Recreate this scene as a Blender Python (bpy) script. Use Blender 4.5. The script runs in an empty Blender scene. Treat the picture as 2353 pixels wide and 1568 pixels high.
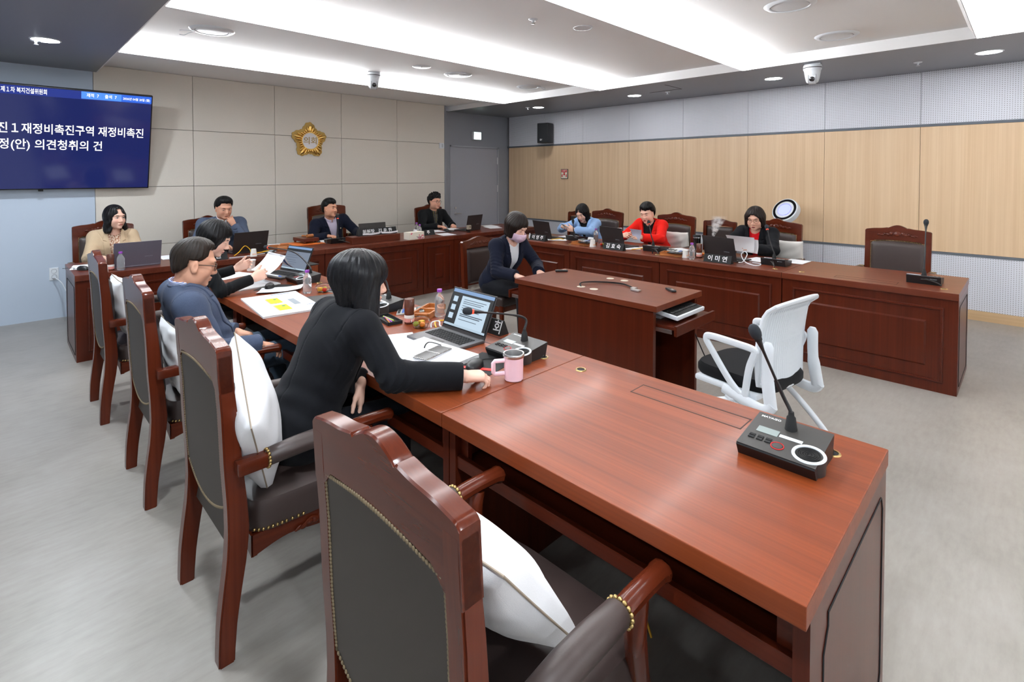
import bpy, bmesh, math, random
import numpy as np
from math import sin, cos, pi, radians as RAD
from mathutils import Vector as V, Matrix, Euler
C = bpy.context.scene.collection
S = bpy.context.scene
# ---------------------------------------------------------------- camera, world, exposure
cam = bpy.data.cameras.new('camera'); camo = bpy.data.objects.new('camera', cam); C.objects.link(camo)
camo.location = (0, 0, 1.612); camo.rotation_euler = (RAD(90 - 1.4), 0, RAD(-45))
cam.sensor_width = 36; cam.lens = 1193 / 2353 * 36; cam.shift_y = -(784 - 430) / 2353; cam.clip_start = .02
S.camera = camo
S.view_settings.view_transform = 'Standard'; S.view_settings.look = 'None'
S.view_settings.gamma = 1; S.view_settings.use_curve_mapping = False
S.view_settings.exposure = 0.54
S.cycles.volume_bounces = 4
w = bpy.data.worlds.new('world'); S.world = w; w.use_nodes = True
w.node_tree.nodes['Background'].inputs[0].default_value = (.8, .85, 1, 1)
w.node_tree.nodes['Background'].inputs[1].default_value = .3
STRIP_E = 4.5; SIDE_GLOW_E = 39.0; DOWN_E = 48.0; DOWNL_E = 300.0; DOWN_ADDED_E = 90.0 
# ---------------------------------------------------------------- materials
def srgb(r, g, b):
    f = lambda c: (c / 255 / 12.92) if c / 255 <= .04045 else ((c / 255 + .055) / 1.055) ** 2.4
    return (f(r), f(g), f(b), 1)
class NT:
    def __init__(s, name):
        s.m = bpy.data.materials.new(name); s.m.use_nodes = True; s.t = s.m.node_tree; s.n = s.t.nodes
        s.b = s.n['Principled BSDF']
    def add(s, typ, **kw):
        n = s.n.new(typ)
        for k, v in kw.items():
            if k.startswith('i_'): n.inputs[k[2:].replace('_', ' ')].default_value = v
            elif k[:2] == 'n_': n.inputs[int(k[2:])].default_value = v
            else: setattr(n, k, v)
        return n
    def l(s, a, b): s.t.links.new(a, b)
    def math(s, op, a, b=None, c=None):
        n = s.n.new('ShaderNodeMath'); n.operation = op
        for i, x in enumerate((a, b, c)):
            if x is None: continue
            if isinstance(x, (int, float)): n.inputs[i].default_value = x
            else: s.l(x, n.inputs[i])
        return n.outputs[0]
    def mix(s, f, a, b):
        n = s.n.new('ShaderNodeMix'); n.data_type = 'RGBA'
        for i, x in ((0, f), (6, a), (7, b)):
            if isinstance(x, (int, float, tuple)): n.inputs[i].default_value = x
            else: s.l(x, n.inputs[i])
        return n.outputs[2]
    def coord(s, kind='Object', scale=None, rot=None):
        c = s.n.new('ShaderNodeTexCoord'); o = c.outputs[kind]
        if scale is not None or rot is not None:
            mp = s.n.new('ShaderNodeMapping'); s.l(o, mp.inputs[0])
            if scale is not None: mp.inputs['Scale'].default_value = scale
            if rot is not None: mp.inputs['Rotation'].default_value = rot
            o = mp.outputs[0]
        return o
    def noise(s, vec, scale, detail=3, rough=.5):
        n = s.n.new('ShaderNodeTexNoise'); n.inputs['Scale'].default_value = scale
        n.inputs['Detail'].default_value = detail; n.inputs['Roughness'].default_value = rough
        if vec is not None: s.l(vec, n.inputs['Vector'])
        return n.outputs[0]
    def ramp(s, f, stops):
        n = s.n.new('ShaderNodeValToRGB'); s.l(f, n.inputs[0]); e = n.color_ramp.elements
        while len(e) < len(stops): e.new(.5)
        for q, (p, c) in zip(e, stops): q.position = p; q.color = c
        return n.outputs[0]
    def bump(s, h, strength=.2, dist=.002):
        n = s.n.new('ShaderNodeBump'); n.inputs['Strength'].default_value = strength; n.inputs['Distance'].default_value = dist
        s.l(h, n.inputs['Height']); s.l(n.outputs[0], s.b.inputs['Normal'])
    def base(s, c):
        if isinstance(c, tuple): s.b.inputs['Base Color'].default_value = c
        else: s.l(c, s.b.inputs['Base Color'])
    def set(s, **kw):
        for k, v in kw.items(): s.b.inputs[k.replace('_', ' ')].default_value = v
        return s
def plain(name, c, rough=.5, metal=0, **kw):
    t = NT(name); t.base(c); t.set(Roughness=rough, Metallic=metal, **kw); return t.m
def emit(name, c, e):
    t = NT(name); t.base((0, 0, 0, 1)); t.set(Emission_Color=c, Emission_Strength=e, Roughness=.4); return t.m
def wood(name, dark, light, axis, rough=.22, coat=.35, fine=120., kind='Object', spec=.5):
    t = NT(name); sc = {'x': (.25, 9, 9), 'y': (9, .25, 9), 'z': (9, 9, .25)}[axis]
    v = t.coord(kind, sc)
    a = t.noise(v, 1.6, 4, .6); sc2 = tuple(x * fine / 12 * (1.2 if x > 1 else .25) for x in sc)
    b = t.noise(t.coord(kind, sc2), 1., 2, .5)
    f = t.math('ADD', t.math('MULTIPLY', a, .65), t.math('MULTIPLY', b, .35))
    t.base(t.ramp(f, [(.3, dark), (.7, light)])); t.set(Roughness=rough, Coat_Weight=coat, Coat_Roughness=.12, Specular_IOR_Level=spec)
    return t.m
MAT = {}
for ax in 'xyz':
    MAT['wood_' + ax] = wood('mahogany_' + ax, (.052, .0074, .0025, 1), (.094, .0152, .0052, 1), ax, .3, .08, spec=.25)
    MAT['chairwood_' + ax] = wood('chair_wood_' + ax, (.070, .0112, .0038, 1), (.118, .0200, .0066, 1), ax, .24, .12, spec=.28)
MAT['top_y'] = wood('desk_top_y', (.125, .022, .0052, 1), (.25, .051, .0118, 1), 'y', .40, .10, spec=.3)
MAT['top_x'] = wood('desk_top_x', (.075, .012, .0045, 1), (.14, .027, .010, 1), 'x', .34, .2, spec=.35)
MAT['top_r'] = wood('desk_top_r', (.090, .0165, .006, 1), (.16, .034, .013, 1), 'y', .34, .2, spec=.35)
MAT['end'] = plain('desk_end_laminate', srgb(96, 78, 66), .18, 0, Coat_Weight=.6, Coat_Roughness=.06)
def leather(name, c, rough=.42):
    t = NT(name); t.base(c); t.set(Roughness=rough)
    t.bump(t.noise(t.coord(), 260, 2), .12, .001); return t.m
MAT['leather'] = leather('brown_leather', srgb(58, 46, 43))
MAT['backcloth'] = leather('grey_brown_backing', srgb(60, 53, 47), .6)
MAT['brass'] = plain('antique_brass', srgb(176, 150, 100), .3, 1)
MAT['gimp'] = plain('olive_gimp', srgb(120, 104, 78), .6)
MAT['white_pl'] = plain('white_plastic', srgb(225, 230, 235), .35)
MAT['white_paint'] = plain('white_paint', srgb(226, 228, 231), .6)
MAT['black'] = plain('black_plastic', srgb(18, 18, 20), .4)
MAT['dkgrey'] = plain('dark_grey_plastic', srgb(52, 50, 48), .45)
MAT['softblack'] = plain('black_rubber', srgb(14, 14, 15), .75)
MAT['foam'] = plain('microphone_foam', srgb(38, 42, 48), .95)
MAT['red'] = emit('red_ring_light', (1, .09, .04, 1), .9)
MAT['chrome'] = plain('chrome', (.75, .75, .76, 1), .18, 1)
MAT['steel'] = plain('brushed_steel', (.6, .6, .6, 1), .3, 1)
MAT['gold'] = plain('polished_gold', (.80, .52, .16, 1), .2, 1)
MAT['gold2'] = plain('dull_gold', (.38, .25, .08, 1), .45, 1)
MAT['paper'] = plain('white_paper', srgb(240, 241, 243), .7)
MAT['laptop'] = plain('graphite_lid', srgb(112, 108, 120), .38, .35)
MAT['laptop_b'] = plain('dark_lid', srgb(48, 43, 43), .42, .2)
MAT['lapgrey'] = plain('laptop_grey', srgb(98, 96, 98), .4, .4)
MAT['tray'] = wood('orange_wood', srgb(150, 84, 34), srgb(196, 122, 60), 'y', .4, .1)
MAT['yellow'] = plain('yellow_cable', srgb(232, 178, 30), .5)
MAT['white'] = plain('white_lettering', srgb(245, 245, 245), .6)
MAT['purple'] = plain('purple_cap', srgb(142, 62, 168), .4)
MAT['pink'] = plain('pink_enamel', srgb(248, 210, 222), .3, 0, Coat_Weight=.3)
MAT['orange'] = plain('orange_board', srgb(200, 100, 30), .5)
t = NT('clear_plastic'); t.base((.93, .95, .97, 1)); t.set(Roughness=.05, Transmission_Weight=.84, IOR=1.30); MAT['clear'] = t.m
t = NT('clear_thin'); t.base((1, 1, 1, 1)); t.set(Roughness=.05, Transmission_Weight=1., IOR=1.12); MAT['thin'] = t.m
t = NT('brown_glass'); t.base(srgb(120, 66, 50)); t.set(Roughness=.1, Transmission_Weight=.35, IOR=1.4); MAT['brownglass'] = t.m
def fabric(name, c, scale=500, var=.12, rough=.85, bump=.25, sheen=.04):
    t = NT(name); n = t.noise(t.coord(), scale, 2); lo = tuple(x * (1 - var) for x in c[:3]) + (1,); hi = tuple(min(1, x * (1 + var)) for x in c[:3]) + (1,)
    t.base(t.ramp(n, [(.35, lo), (.65, hi)])); t.set(Roughness=rough, Sheen_Weight=sheen, Specular_IOR_Level=.15)
    t.bump(n, bump, .0012); return t.m
# ---------------------------------------------------------------- mesh builder
def Rz(a): return Matrix.Rotation(a, 4, 'Z')
def Rx(a): return Matrix.Rotation(a, 4, 'X')
def Ry(a): return Matrix.Rotation(a, 4, 'Y')
class M:
    def __init__(s): s.v = []; s.f = []; s.mi = []; s.sm = []
    def add(s, vs, fs, mat=0, T=None, smooth=True):
        o = len(s.v)
        s.v += [tuple(T @ V(p)) for p in vs] if T is not None else [tuple(p) for p in vs]
        s.f += [tuple(i + o for i in f) for f in fs]; s.mi += [mat] * len(fs); s.sm += [smooth] * len(fs); return s
    def bm(s, b, mat=0, T=None, smooth=True):
        b.verts.index_update(); vs = [v.co[:] for v in b.verts]; fs = [[v.index for v in f.verts] for f in b.faces]; b.free()
        return s.add(vs, fs, mat, T, smooth)
    def box(s, c, d, bev=0., mat=0, T=None, seg=2, smooth=False):
        b = bmesh.new(); bmesh.ops.create_cube(b, size=1)
        for v in b.verts: v.co = V((v.co.x * d[0], v.co.y * d[1], v.co.z * d[2]))
        if bev > 0: bmesh.ops.bevel(b, geom=b.edges[:], offset=min(bev, min(d) * .49), segments=seg, affect='EDGES', profile=.6); smooth = bev > .007
        for v in b.verts: v.co += V(c)
        return s.bm(b, mat, T, smooth)
    def b2(s, lo, hi, bev=0., mat=0, T=None, seg=2):
        return s.box([(a + b) / 2 for a, b in zip(lo, hi)], [abs(b - a) for a, b in zip(lo, hi)], bev, mat, T, seg)
    def prism(s, poly, z0, z1, mat=0, T=None, smooth=False):
        n = len(poly); vs = [(x, y, z0) for x, y in poly] + [(x, y, z1) for x, y in poly]
        fs = [tuple(range(n))[::-1], tuple(range(n, 2 * n))] + [(i, (i + 1) % n, n + (i + 1) % n, n + i) for i in range(n)]
        return s.add(vs, fs, mat, T, smooth)
    def lathe(s, prof, n=24, mat=0, T=None, smooth=True, cap=True):
        vs = []; fs = []
        for r, z in prof:
            for k in range(n): a = 2 * pi * k / n; vs.append((r * cos(a), r * sin(a), z))
        for i in range(len(prof) - 1):
            for k in range(n):
                j = (k + 1) % n; fs.append((i * n + k, i * n + j, (i + 1) * n + j, (i + 1) * n + k))
        if cap:
            if prof[0][0] > 1e-6: fs.append(tuple(range(n))[::-1])
            if prof[-1][0] > 1e-6: fs.append(tuple(range((len(prof) - 1) * n, len(prof) * n)))
        return s.add(vs, fs, mat, T, smooth)
    def tube(s, pts, r, n=8, mat=0, T=None, cap=True, flat=1., closed=False):
        P = [V(p) for p in pts]; m = len(P); rs = r if isinstance(r, (list, tuple)) else [r] * m
        up = V((0, 0, 1)); vs = []; fs = []; pn = None
        for i in range(m):
            t = ((P[(i + 1) % m] - P[i - 1]) if closed else (P[min(i + 1, m - 1)] - P[max(i - 1, 0)])).normalized()
            if pn is None:
                a = up if abs(t.z) < .9 else V((1, 0, 0)); pn = (a - t * a.dot(t)).normalized()
            else:
                q = pn - t * pn.dot(t); pn = q.normalized() if q.length > 1e-6 else pn
            bnm = t.cross(pn)
            for k in range(n):
                a = 2 * pi * k / n; vs.append(P[i] + pn * (cos(a) * rs[i] * flat) + bnm * (sin(a) * rs[i]))
        for i in range(m if closed else m - 1):
            i2 = (i + 1) % m
            for k in range(n):
                j = (k + 1) % n; fs.append((i * n + k, i * n + j, i2 * n + j, i2 * n + k))
        if cap and not closed: fs += [tuple(range(n))[::-1], tuple(range((m - 1) * n, m * n))]
        return s.add(vs, fs, mat, T, True)
    def ell(s, c, r, n=12, mat=0, T=None):
        b = bmesh.new(); bmesh.ops.create_uvsphere(b, u_segments=n, v_segments=max(6, n * 2 // 3), radius=1)
        for v in b.verts: v.co = V((v.co.x * r[0] + c[0], v.co.y * r[1] + c[1], v.co.z * r[2] + c[2]))
        return s.bm(b, mat, T)
    def grid(s, fn, nu, nv, mat=0, T=None, closed_u=False, smooth=True):
        vs = [fn(i / nu, j / nv) for j in range(nv + 1) for i in range(nu + (0 if closed_u else 1))]
        w_ = nu if closed_u else nu + 1; fs = []
        for j in range(nv):
            for i in range(nu): i2 = (i + 1) % w_; fs.append((j * w_ + i, j * w_ + i2, (j + 1) * w_ + i2, (j + 1) * w_ + i))
        return s.add(vs, fs, mat, T, smooth)
    def build(s, name, mats, parent=None, loc=None, rot=None, auto=True):
        me = bpy.data.meshes.new(name); me.from_pydata(s.v, [], s.f)
        mats = mats if isinstance(mats, (list, tuple)) else [mats]
        for m in mats: me.materials.append(MAT[m] if isinstance(m, str) else m)
        me.polygons.foreach_set('material_index', s.mi); me.polygons.foreach_set('use_smooth', s.sm)
        if auto and any(s.sm): me.set_sharp_from_angle(angle=RAD(38))
        me.update(); o = bpy.data.objects.new(name, me); C.objects.link(o)
        if parent: o.parent = parent
        if loc is not None: o.location = loc
        if rot is not None: o.rotation_euler = rot
        return o
def spline(pts, n=8):
    P = [V(p) for p in pts]; out = []
    for i in range(len(P) - 1):
        p0, p1, p2, p3 = P[max(i - 1, 0)], P[i], P[i + 1], P[min(i + 2, len(P) - 1)]
        for k in range(n):
            t = k / n; out.append(.5 * ((2 * p1) + (p2 - p0) * t + (2 * p0 - 5 * p1 + 4 * p2 - p3) * t * t + (3 * p1 - p0 - 3 * p2 + p3) * t ** 3))
    return out + [P[-1]]
def thing(name, label, cat, loc=(0, 0, 0), rz=0., group=None, rot=None):
    o = bpy.data.objects.new(name, None); C.objects.link(o); o.empty_display_size = .05
    o.location = loc; o.rotation_euler = rot if rot else (0, 0, rz)
    o['label'] = label; o['category'] = cat
    if group: o['group'] = group
    return o
def tag(o, label, cat, group=None):
    o['label'] = label; o['category'] = cat
    if group: o['group'] = group
    return o
def struct(name, m, mats, parent=None):
    o = m.build(name, mats, parent)
    if not parent: o['kind'] = 'structure'
    return o
def dup(root, loc, rz, label, group=None):
    r = root.copy(); C.objects.link(r); r.location = loc; r.rotation_euler = (0, 0, rz); r['label'] = label
    if group: r['group'] = group
    def kids(a, b):
        for ch in list(a.children):
            c = ch.copy(); C.objects.link(c); c.parent = b; kids(ch, c)
    kids(root, r); return r
def text(name, body, size, mat, parent, loc, rot=(0, 0, 0), ext=.0008, bold=0., align='CENTER', sx=1.):
    cu = bpy.data.curves.new(name, 'FONT'); cu.body = body; cu.size = size; cu.extrude = ext; cu.offset = bold * size
    cu.align_x = align; cu.align_y = 'CENTER'; cu.resolution_u = 2
    o = bpy.data.objects.new(name, cu); C.objects.link(o)
    me = bpy.data.meshes.new_from_object(o.evaluated_get(bpy.context.evaluated_depsgraph_get()))
    bpy.data.objects.remove(o); bpy.data.curves.remove(cu)
    me.materials.clear(); me.materials.append(MAT[mat] if isinstance(mat, str) else mat)
    r = bpy.data.objects.new(name, me); C.objects.link(r); r.parent = parent; r.location = loc; r.rotation_euler = (0, 0, 0) if isinstance(rot, Matrix) else rot; r.scale = (sx, 1, 1)
    if isinstance(rot, Matrix): r.matrix_local = rot @ Matrix.Diagonal((sx, 1, 1, 1))
    return r
# ---------------------------------------------------------------- room shell
X0, X1, Y0, Y1 = -3.2, 7.66, -3.8, 7.71
t = NT('vinyl_floor'); v = t.coord()
f = t.math('ADD', t.math('MULTIPLY', t.noise(v, 2.2, 5, .62), .6), t.math('MULTIPLY', t.noise(t.coord('Object', (1, 4, 1)), 9, 4, .6), .4))
t.base(t.ramp(f, [(.3, srgb(134, 129, 122)), (.5, srgb(149, 144, 137)), (.7, srgb(159, 155, 149))])); t.set(Roughness=.33, Specular_IOR_Level=.45)
t.bump(t.noise(v, 60, 3), .05, .001); MAT['floor'] = t.m
MAT['soffit'] = plain('grey_soffit', srgb(122, 124, 130), .38)
MAT['ceil'] = plain('white_ceiling', srgb(244, 244, 244), .8)
MAT['bluewall'] = plain('pale_blue_wall', srgb(190, 203, 219), .7)
MAT['greymetal'] = plain('grey_metal_panel', srgb(140, 143, 150), .4, .0)
MAT['doorpaint'] = plain('grey_door_paint', srgb(160, 162, 170), .45)
MAT['joint'] = plain('dark_joint', srgb(92, 88, 82), .8)
MAT['fab'] = fabric('fabric_panel', srgb(224, 217, 206), 380, .10, .9, .15, 0)
MAT['oakpanel'] = wood('pale_oak_panel', srgb(212, 178, 140), srgb(231, 202, 166), 'z', .38, .08, 90)
MAT['oakbase'] = wood('pale_oak_base', srgb(192, 158, 118), srgb(214, 182, 140), 'y', .4, .1, 90)
MAT['seam'] = plain('slate_trim', srgb(96, 102, 110), .5)
t = NT('perforated_panel'); c = t.add('ShaderNodeTexCoord'); sx = t.add('ShaderNodeSeparateXYZ'); t.l(c.outputs['Object'], sx.inputs[0])
def _fr(o): return t.math('SUBTRACT', t.math('FRACT', t.math('MULTIPLY', o, 1 / .0205)), .5)
yy, zz_ = _fr(sx.outputs[1]), _fr(sx.outputs[2])
d = t.math('SQRT', t.math('ADD', t.math('MULTIPLY', yy, yy), t.math('MULTIPLY', zz_, zz_)))
t.base(t.mix(t.math('LESS_THAN', d, .16), srgb(222, 224, 232), srgb(84, 82, 80))); t.set(Roughness=.6); MAT['perf'] = t.m
MAT['wall_white'] = plain('white_wall', srgb(244, 245, 247), .7)
struct('floor', M().b2((X0, Y0, -.1), (X1 + .1, Y1 + .2, 0)), 'floor')
m = M()
xs = [.84, 1.85, 2.88, 3.90, 4.915, 5.935]; zs = [.0, .74, 1.46, 2.18, 2.886]
m.b2((.84, 7.75, 0), (5.97, 7.95, 2.93), 0, 1)
for i in range(5):
    for j in range(4): m.b2((xs[i] + .0025, 7.705, zs[j] + .0025), (xs[i + 1] - .0025, 7.76, zs[j + 1] - .0025), .003)
m.b2((5.935, 7.70, 0), (5.97, 7.80, 2.886), 0, 2)
struct('wall_back', m, ['fab', 'joint', 'greymetal'])
struct('wall_back.001', M().b2((X0, 7.705, 0), (.838, 7.95, 2.8)), 'bluewall')
m = M().b2((5.97, 7.79, 0), (6.13, 7.95, 2.8)).b2((7.40, 7.79, 0), (7.76, 7.95, 2.8)).b2((6.13, 7.79, 2.165), (7.40, 7.95, 2.8)).b2((5.965, 7.72, 0), (5.985, 7.79, 2.8), 0, 1)
struct('wall_back.002', m, ['greymetal', 'joint'])
m = M().b2((6.13, 7.785, 0), (6.16, 7.86, 2.165)).b2((7.365, 7.785, 0), (7.40, 7.86, 2.165)).b2((6.13, 7.785, 2.135), (7.40, 7.86, 2.165))
struct('trim_1', m, 'doorpaint')
dr = struct('door_1', M().b2((6.162, 7.80, .01), (7.362, 7.85, 2.132), .002), 'doorpaint')
hd = M().lathe([(0, 0), (.028, 0), (.028, .012), (.02, .016), (.012, .05), (0, .05)], 18, 0, Matrix.Translation((6.26, 7.80, .86)) @ Rx(pi / 2))
hd.tube([(6.26, 7.755, .86), (6.30, 7.752, .862), (6.385, 7.755, .856)], [.010, .010, .007], 10)
hd.lathe([(0, 0), (.024, 0), (.022, .012), (0, .014)], 18, 0, Matrix.Translation((6.265, 7.80, .965)) @ Rx(pi / 2))
hd.build('door_handle', 'steel', dr)
for z in (.35, 1.25, 1.82):
    M().tube([(7.362, 7.79, z), (7.362, 7.79, z + .14)], .012, 8).build('hinge', 'steel', dr)
m = M(); ysm = [7.75, 6.767, 5.82, 4.845, 3.87, 2.88, 1.91, .923, -.06, -1.04, -2.02, -3.0, Y0]
m.b2((7.69, Y0, 0), (7.85, 7.95, 2.8), 0, 3)
for a, b in zip(ysm[1:], ysm[:-1]):
    m.b2((7.66, a + .002, 2.195), (7.70, b - .002, 2.80)); m.b2((7.66, a + .002, .728), (7.70, b - .002, 2.163), 0, 1); m.b2((7.66, a + .002, .108), (7.70, b - .002, .698))
m.b2((7.652, Y0, 2.165), (7.70, 7.79, 2.193), 0, 2); m.b2((7.652, Y0, .700), (7.70, 7.79, .726), 0, 2)
struct('wall_right', m, ['perf', 'oakpanel', 'seam', 'joint'])
struct('baseboard_right', M().b2((7.648, Y0, 0), (7.70, 7.79, .106)), 'oakbase')
struct('wall_left', M().b2((X0 - .1, Y0, 0), (X0, 7.8, 2.8)), 'wall_white')
struct('wall_front', M().b2((X0, Y0 - .1, 0), (X1 + .2, Y0, 2.95)), 'wall_white')
# ceiling : grey perimeter soffits, white sawtooth bays in the middle with linear lights
XA, XB = .87, 6.10
STR = [6.19, 4.25, 2.27, .27, -1.72, -3.70]
m = M().b2((XB, Y0, 2.80), (X1 + .2, 7.95, 2.93)).b2((X0, Y0, 2.80), (XA, 7.95, 2.93))
struct('ceiling', m, 'soffit')
m = M(); prof = [(7.95, 2.886)]
for s_ in STR:
    ch = .055 if s_ == .27 else .21
    prof += [(s_ + .09 + ch, 2.886 if s_ > 6 else 2.91), (s_ + .09, 2.803), (s_ + .008, 2.803), (s_ + .006, 2.91)]
prof += [(Y0, 2.91)]
n = len(prof); vs = [(XA, y, z) for y, z in prof] + [(XB, y, z) for y, z in prof]
m.add(vs, [(i, i + 1, n + i + 1, n + i) for i in range(n - 1)], 0, None, False)
m.b2((XB - .004, Y0, 2.801), (XB, 7.95, 2.93)); m.b2((XA, Y0, 2.801), (XA + .012, 7.95, 2.93)); m.b2((XA, Y0, 2.93), (XB, 7.95, 3.0))
struct('ceiling.001', m, 'ceil')
MAT['strip'] = emit('linear_light', (.97, .985, 1, 1), STRIP_E)
MAT['side_glow'] = emit('added_fascia_glow', (.965, .98, 1, 1), SIDE_GLOW_E)
MAT['downl'] = emit('downlight_lens_cool', (.86, .93, 1, 1), DOWNL_E)
MAT['down_added'] = emit('downlight_lens_added', (.86, .93, 1, 1), DOWN_ADDED_E)
MAT['down'] = emit('downlight_lens', (.95, .97, 1, 1), DOWN_E)
LBL = ['farthest linear ceiling light, running along the beige panel wall', 'second linear ceiling light from the beige panel wall, wide glow', 'third linear ceiling light from the beige wall, between round vents', 'nearest linear ceiling light, short end at the top right corner', 'linear ceiling light above the camera', 'linear ceiling light behind the camera']
for s_, lb in zip(STR, LBL):
    r = thing('linear_light', lb, 'ceiling light', ((XA + XB) / 2, s_ + .05, 2.803), 0, 'linear ceiling lights')
    M().b2((-(XB - XA) / 2 + .02, -.056, -.006), ((XB - XA) / 2 - .012, .034, .0)).build('diffuser', 'strip', r)
    M().b2((-(XB - XA) / 2 + .02, -.056, .0005), ((XB - XA) / 2 - .012, -.046, .060)).build('added_side_glow', 'side_glow', r)  # glowing side face added to brighten the fascia and ceiling bays
    M().b2((-(XB - XA) / 2 + .012, .036, -.008), ((XB - XA) / 2 - .006, .041, 0)).build('housing', 'white_paint', r)
def downlight(x, y, z, lb, on=True, rr=.092):
    r = thing('downlight', lb, 'downlight', (x, y, z), 0, 'recessed downlights')
    M().lathe([(rr, 0), (rr + .004, -.006), (rr + .016, -.004), (rr + .018, 0)], 32, 0, None, True, False).build('trim_ring', 'white_pl', r)
    M().lathe([(0, -.003), (rr, -.003), (rr, .001)], 32).build('lens', ('down_added' if x < 0 else 'downl' if x < 1 else 'down') if on else 'white_paint', r)
for y, lb in ((.31, 'lit round downlight nearest the camera in the right grey soffit'), (2.28, 'lit downlight in the grey soffit beside the white ceiling camera'), (4.25, 'lit downlight in the grey soffit between two wall cameras, third from right'), (6.2, 'lit downlight in the grey soffit above the black wall speaker'), (-1.7, 'downlight in the right soffit behind the camera'), (-3.3, 'downlight in the right soffit at the rear of the room')):
    downlight(6.86, y, 2.8, lb)
downlight(.35, 6.18, 2.8, 'lit downlight in the dark left soffit above the wall screen')
for x in (.35, -1.3):  # outer row is added out of view to brighten the left side
    for y, lb in ((6.18, 'at the screen wall'), (4.25, 'beside the far armchairs'), (2.28, 'beside the near armchairs'), (.31, 'next to the camera'), (-1.7, 'behind the camera')):
        if (x, y) != (.35, 6.18): downlight(x, y, 2.8, ('inner' if x > 0 else 'added unseen outer') + ' row downlight in the left soffit ' + lb)
downlight(3.72, 2.83, 2.91, 'unlit white round downlight in the middle white ceiling bay', False, .07)
def diffuser(x, y, z, lb, rag=0):
    r = thing('air_diffuser', lb, 'air vent', (x, y, z), 0, 'round ceiling air diffusers')
    M().lathe([(.135, -.002), (.14, -.014), (.165, -.012), (.182, 0)], 40, 0, None, True, False).build('outer_ring', 'white_pl', r)
    M().lathe([(0, -.012), (.10, -.015), (.128, -.010), (.13, .001)], 40).build('disc', 'white_pl', r)
    if rag: M().tube(spline([(.12, 0, -.012), (.19, -.02, -.03), (.23, -.01, -.055), (.25, .03, -.06)]), .004, 6).tube(spline([(.12, 0, -.012), (.2, .03, -.02), (.24, .06, -.03)]), .003, 6).build('ribbon', 'white_pl', r, None, (0, 0, rag))
diffuser(1.42, 5.24, 2.91, 'round white air vent nearest the wall screen, with a frayed ribbon', 2.6)
diffuser(4.30, 5.29, 2.91, 'round air vent right of the flat ceiling speaker', 4.2)
diffuser(5.63, 5.28, 2.91, 'small far round air vent with a hanging ribbon near the right soffit', 5.2)
diffuser(4.34, 1.33, 2.91, 'largest round air vent, cut by the top edge of the photo')
diffuser(5.60, 1.31, 2.91, 'round air vent beside the right grey soffit near the nearest light')
r = thing('ceiling_speaker', 'flat round white speaker set flush in the ceiling near the camera mount', 'speaker', (3.68, 5.22, 2.91))
M().lathe([(0, -.006), (.10, -.006), (.112, 0)], 36).build('grille', 'perfwhite' if 'perfwhite' in MAT else 'white_pl', r); M().ell((0, 0, -.007), (.006, .006, .003), 8).build('badge', 'dkgrey', r)
for x, y, z, lb in ((.29, 6.26, 2.8, 'tiny sprinkler head in the left soffit behind the downlight'), (6.74, 6.35, 2.8, 'tiny sprinkler head in the right soffit above the wall speaker'), (6.88, 3.72, 2.8, 'tiny sprinkler head in the right soffit between two downlights'), (3.22, 2.97, 2.91, 'sprinkler head in the middle white ceiling bay'), (6.95, .87, 2.8, 'flat round sprinkler cover in the right soffit near the nearest downlight')):
    r = thing('sprinkler', lb, 'sprinkler', (x, y, z), 0, 'ceiling sprinklers')
    M().lathe([(.04, 0), (.036, -.006), (.012, -.008), (.008, -.03), (0, -.03)], 16).build('escutcheon', 'white_pl', r)
    M().lathe([(0, -.04), (.018, -.038), (.018, -.035), (0, -.033)], 12).build('deflector', 'steel', r)
r = struct('trim_2', M().b2((6.78, 3.45, 2.797), (6.79, 3.95, 2.8)).b2((6.32, 3.45, 2.797), (6.79, 3.46, 2.8)), 'joint')
# wall screen
TV = thing('wall_screen', 'large tilted wall screen showing white Korean lettering on dark blue', 'screen', (.375, 7.6, 1.445), 0, None, (RAD(17), 0, 0))
MAT['scr'] = emit('screen_navy', srgb(30, 38, 92), .8); MAT['scr'].node_tree.nodes['Principled BSDF'].inputs['Roughness'].default_value = .12
MAT['scr2'] = emit('screen_header', srgb(24, 44, 128), .9); MAT['scr3'] = emit('screen_light_blue', srgb(74, 134, 230), .95); MAT['scr4'] = emit('screen_mid_blue', srgb(44, 96, 204), .95)
MAT['scrw'] = emit('screen_white', (1, 1, 1, 1), .95)
M().b2((-.985, 0, 0), (.965, .06, 1.13), .006).build('bezel', 'black', TV)
sc_ = M().b2((-.972, -.003, .014), (.952, .002, 1.118)).build('display', 'scr', TV)
M().b2((-.972, -.004, 1.028), (.952, -.003, 1.117)).build('header_bar', 'scr2', sc_)
M().b2((.318, -.0052, 1.036), (.668, -.0042, 1.115)).build('count_band', 'scr3', sc_)
M().b2((.668, -.0052, 1.036), (.952, -.0042, 1.115)).build('date_band', 'scr4', sc_)
R90 = (pi / 2, 0, 0)
text('title_lettering', '진１재정비촉진구역 재정비촉진', .121, 'scrw', sc_, (.895, -.006, .67), R90, .0004, .012, 'RIGHT', .77)
text('title_lettering', '정(안) 의견청취의 건', .121, 'scrw', sc_, (.515, -.006, .50), R90, .0004, .012, 'RIGHT', .82)
text('header_lettering', '제１차 복지건설위원회', .062, 'scrw', sc_, (.045, -.006, 1.068), R90, .0004, .012, 'RIGHT', .59)
text('count_lettering', '재적  7', .046, 'scrw', sc_, (.415, -.0072, 1.075), R90, .0004, .01, 'CENTER', .8)
text('count_lettering', '출석  7', .046, 'scrw', sc_, (.572, -.0072, 1.075), R90, .0004, .01, 'CENTER', .8)
text('date_lettering', '2026년 04월 20일 (월)', .034, 'scrw', sc_, (.81, -.0072, 1.072), R90, .0004, .01, 'CENTER', .82)
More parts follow.
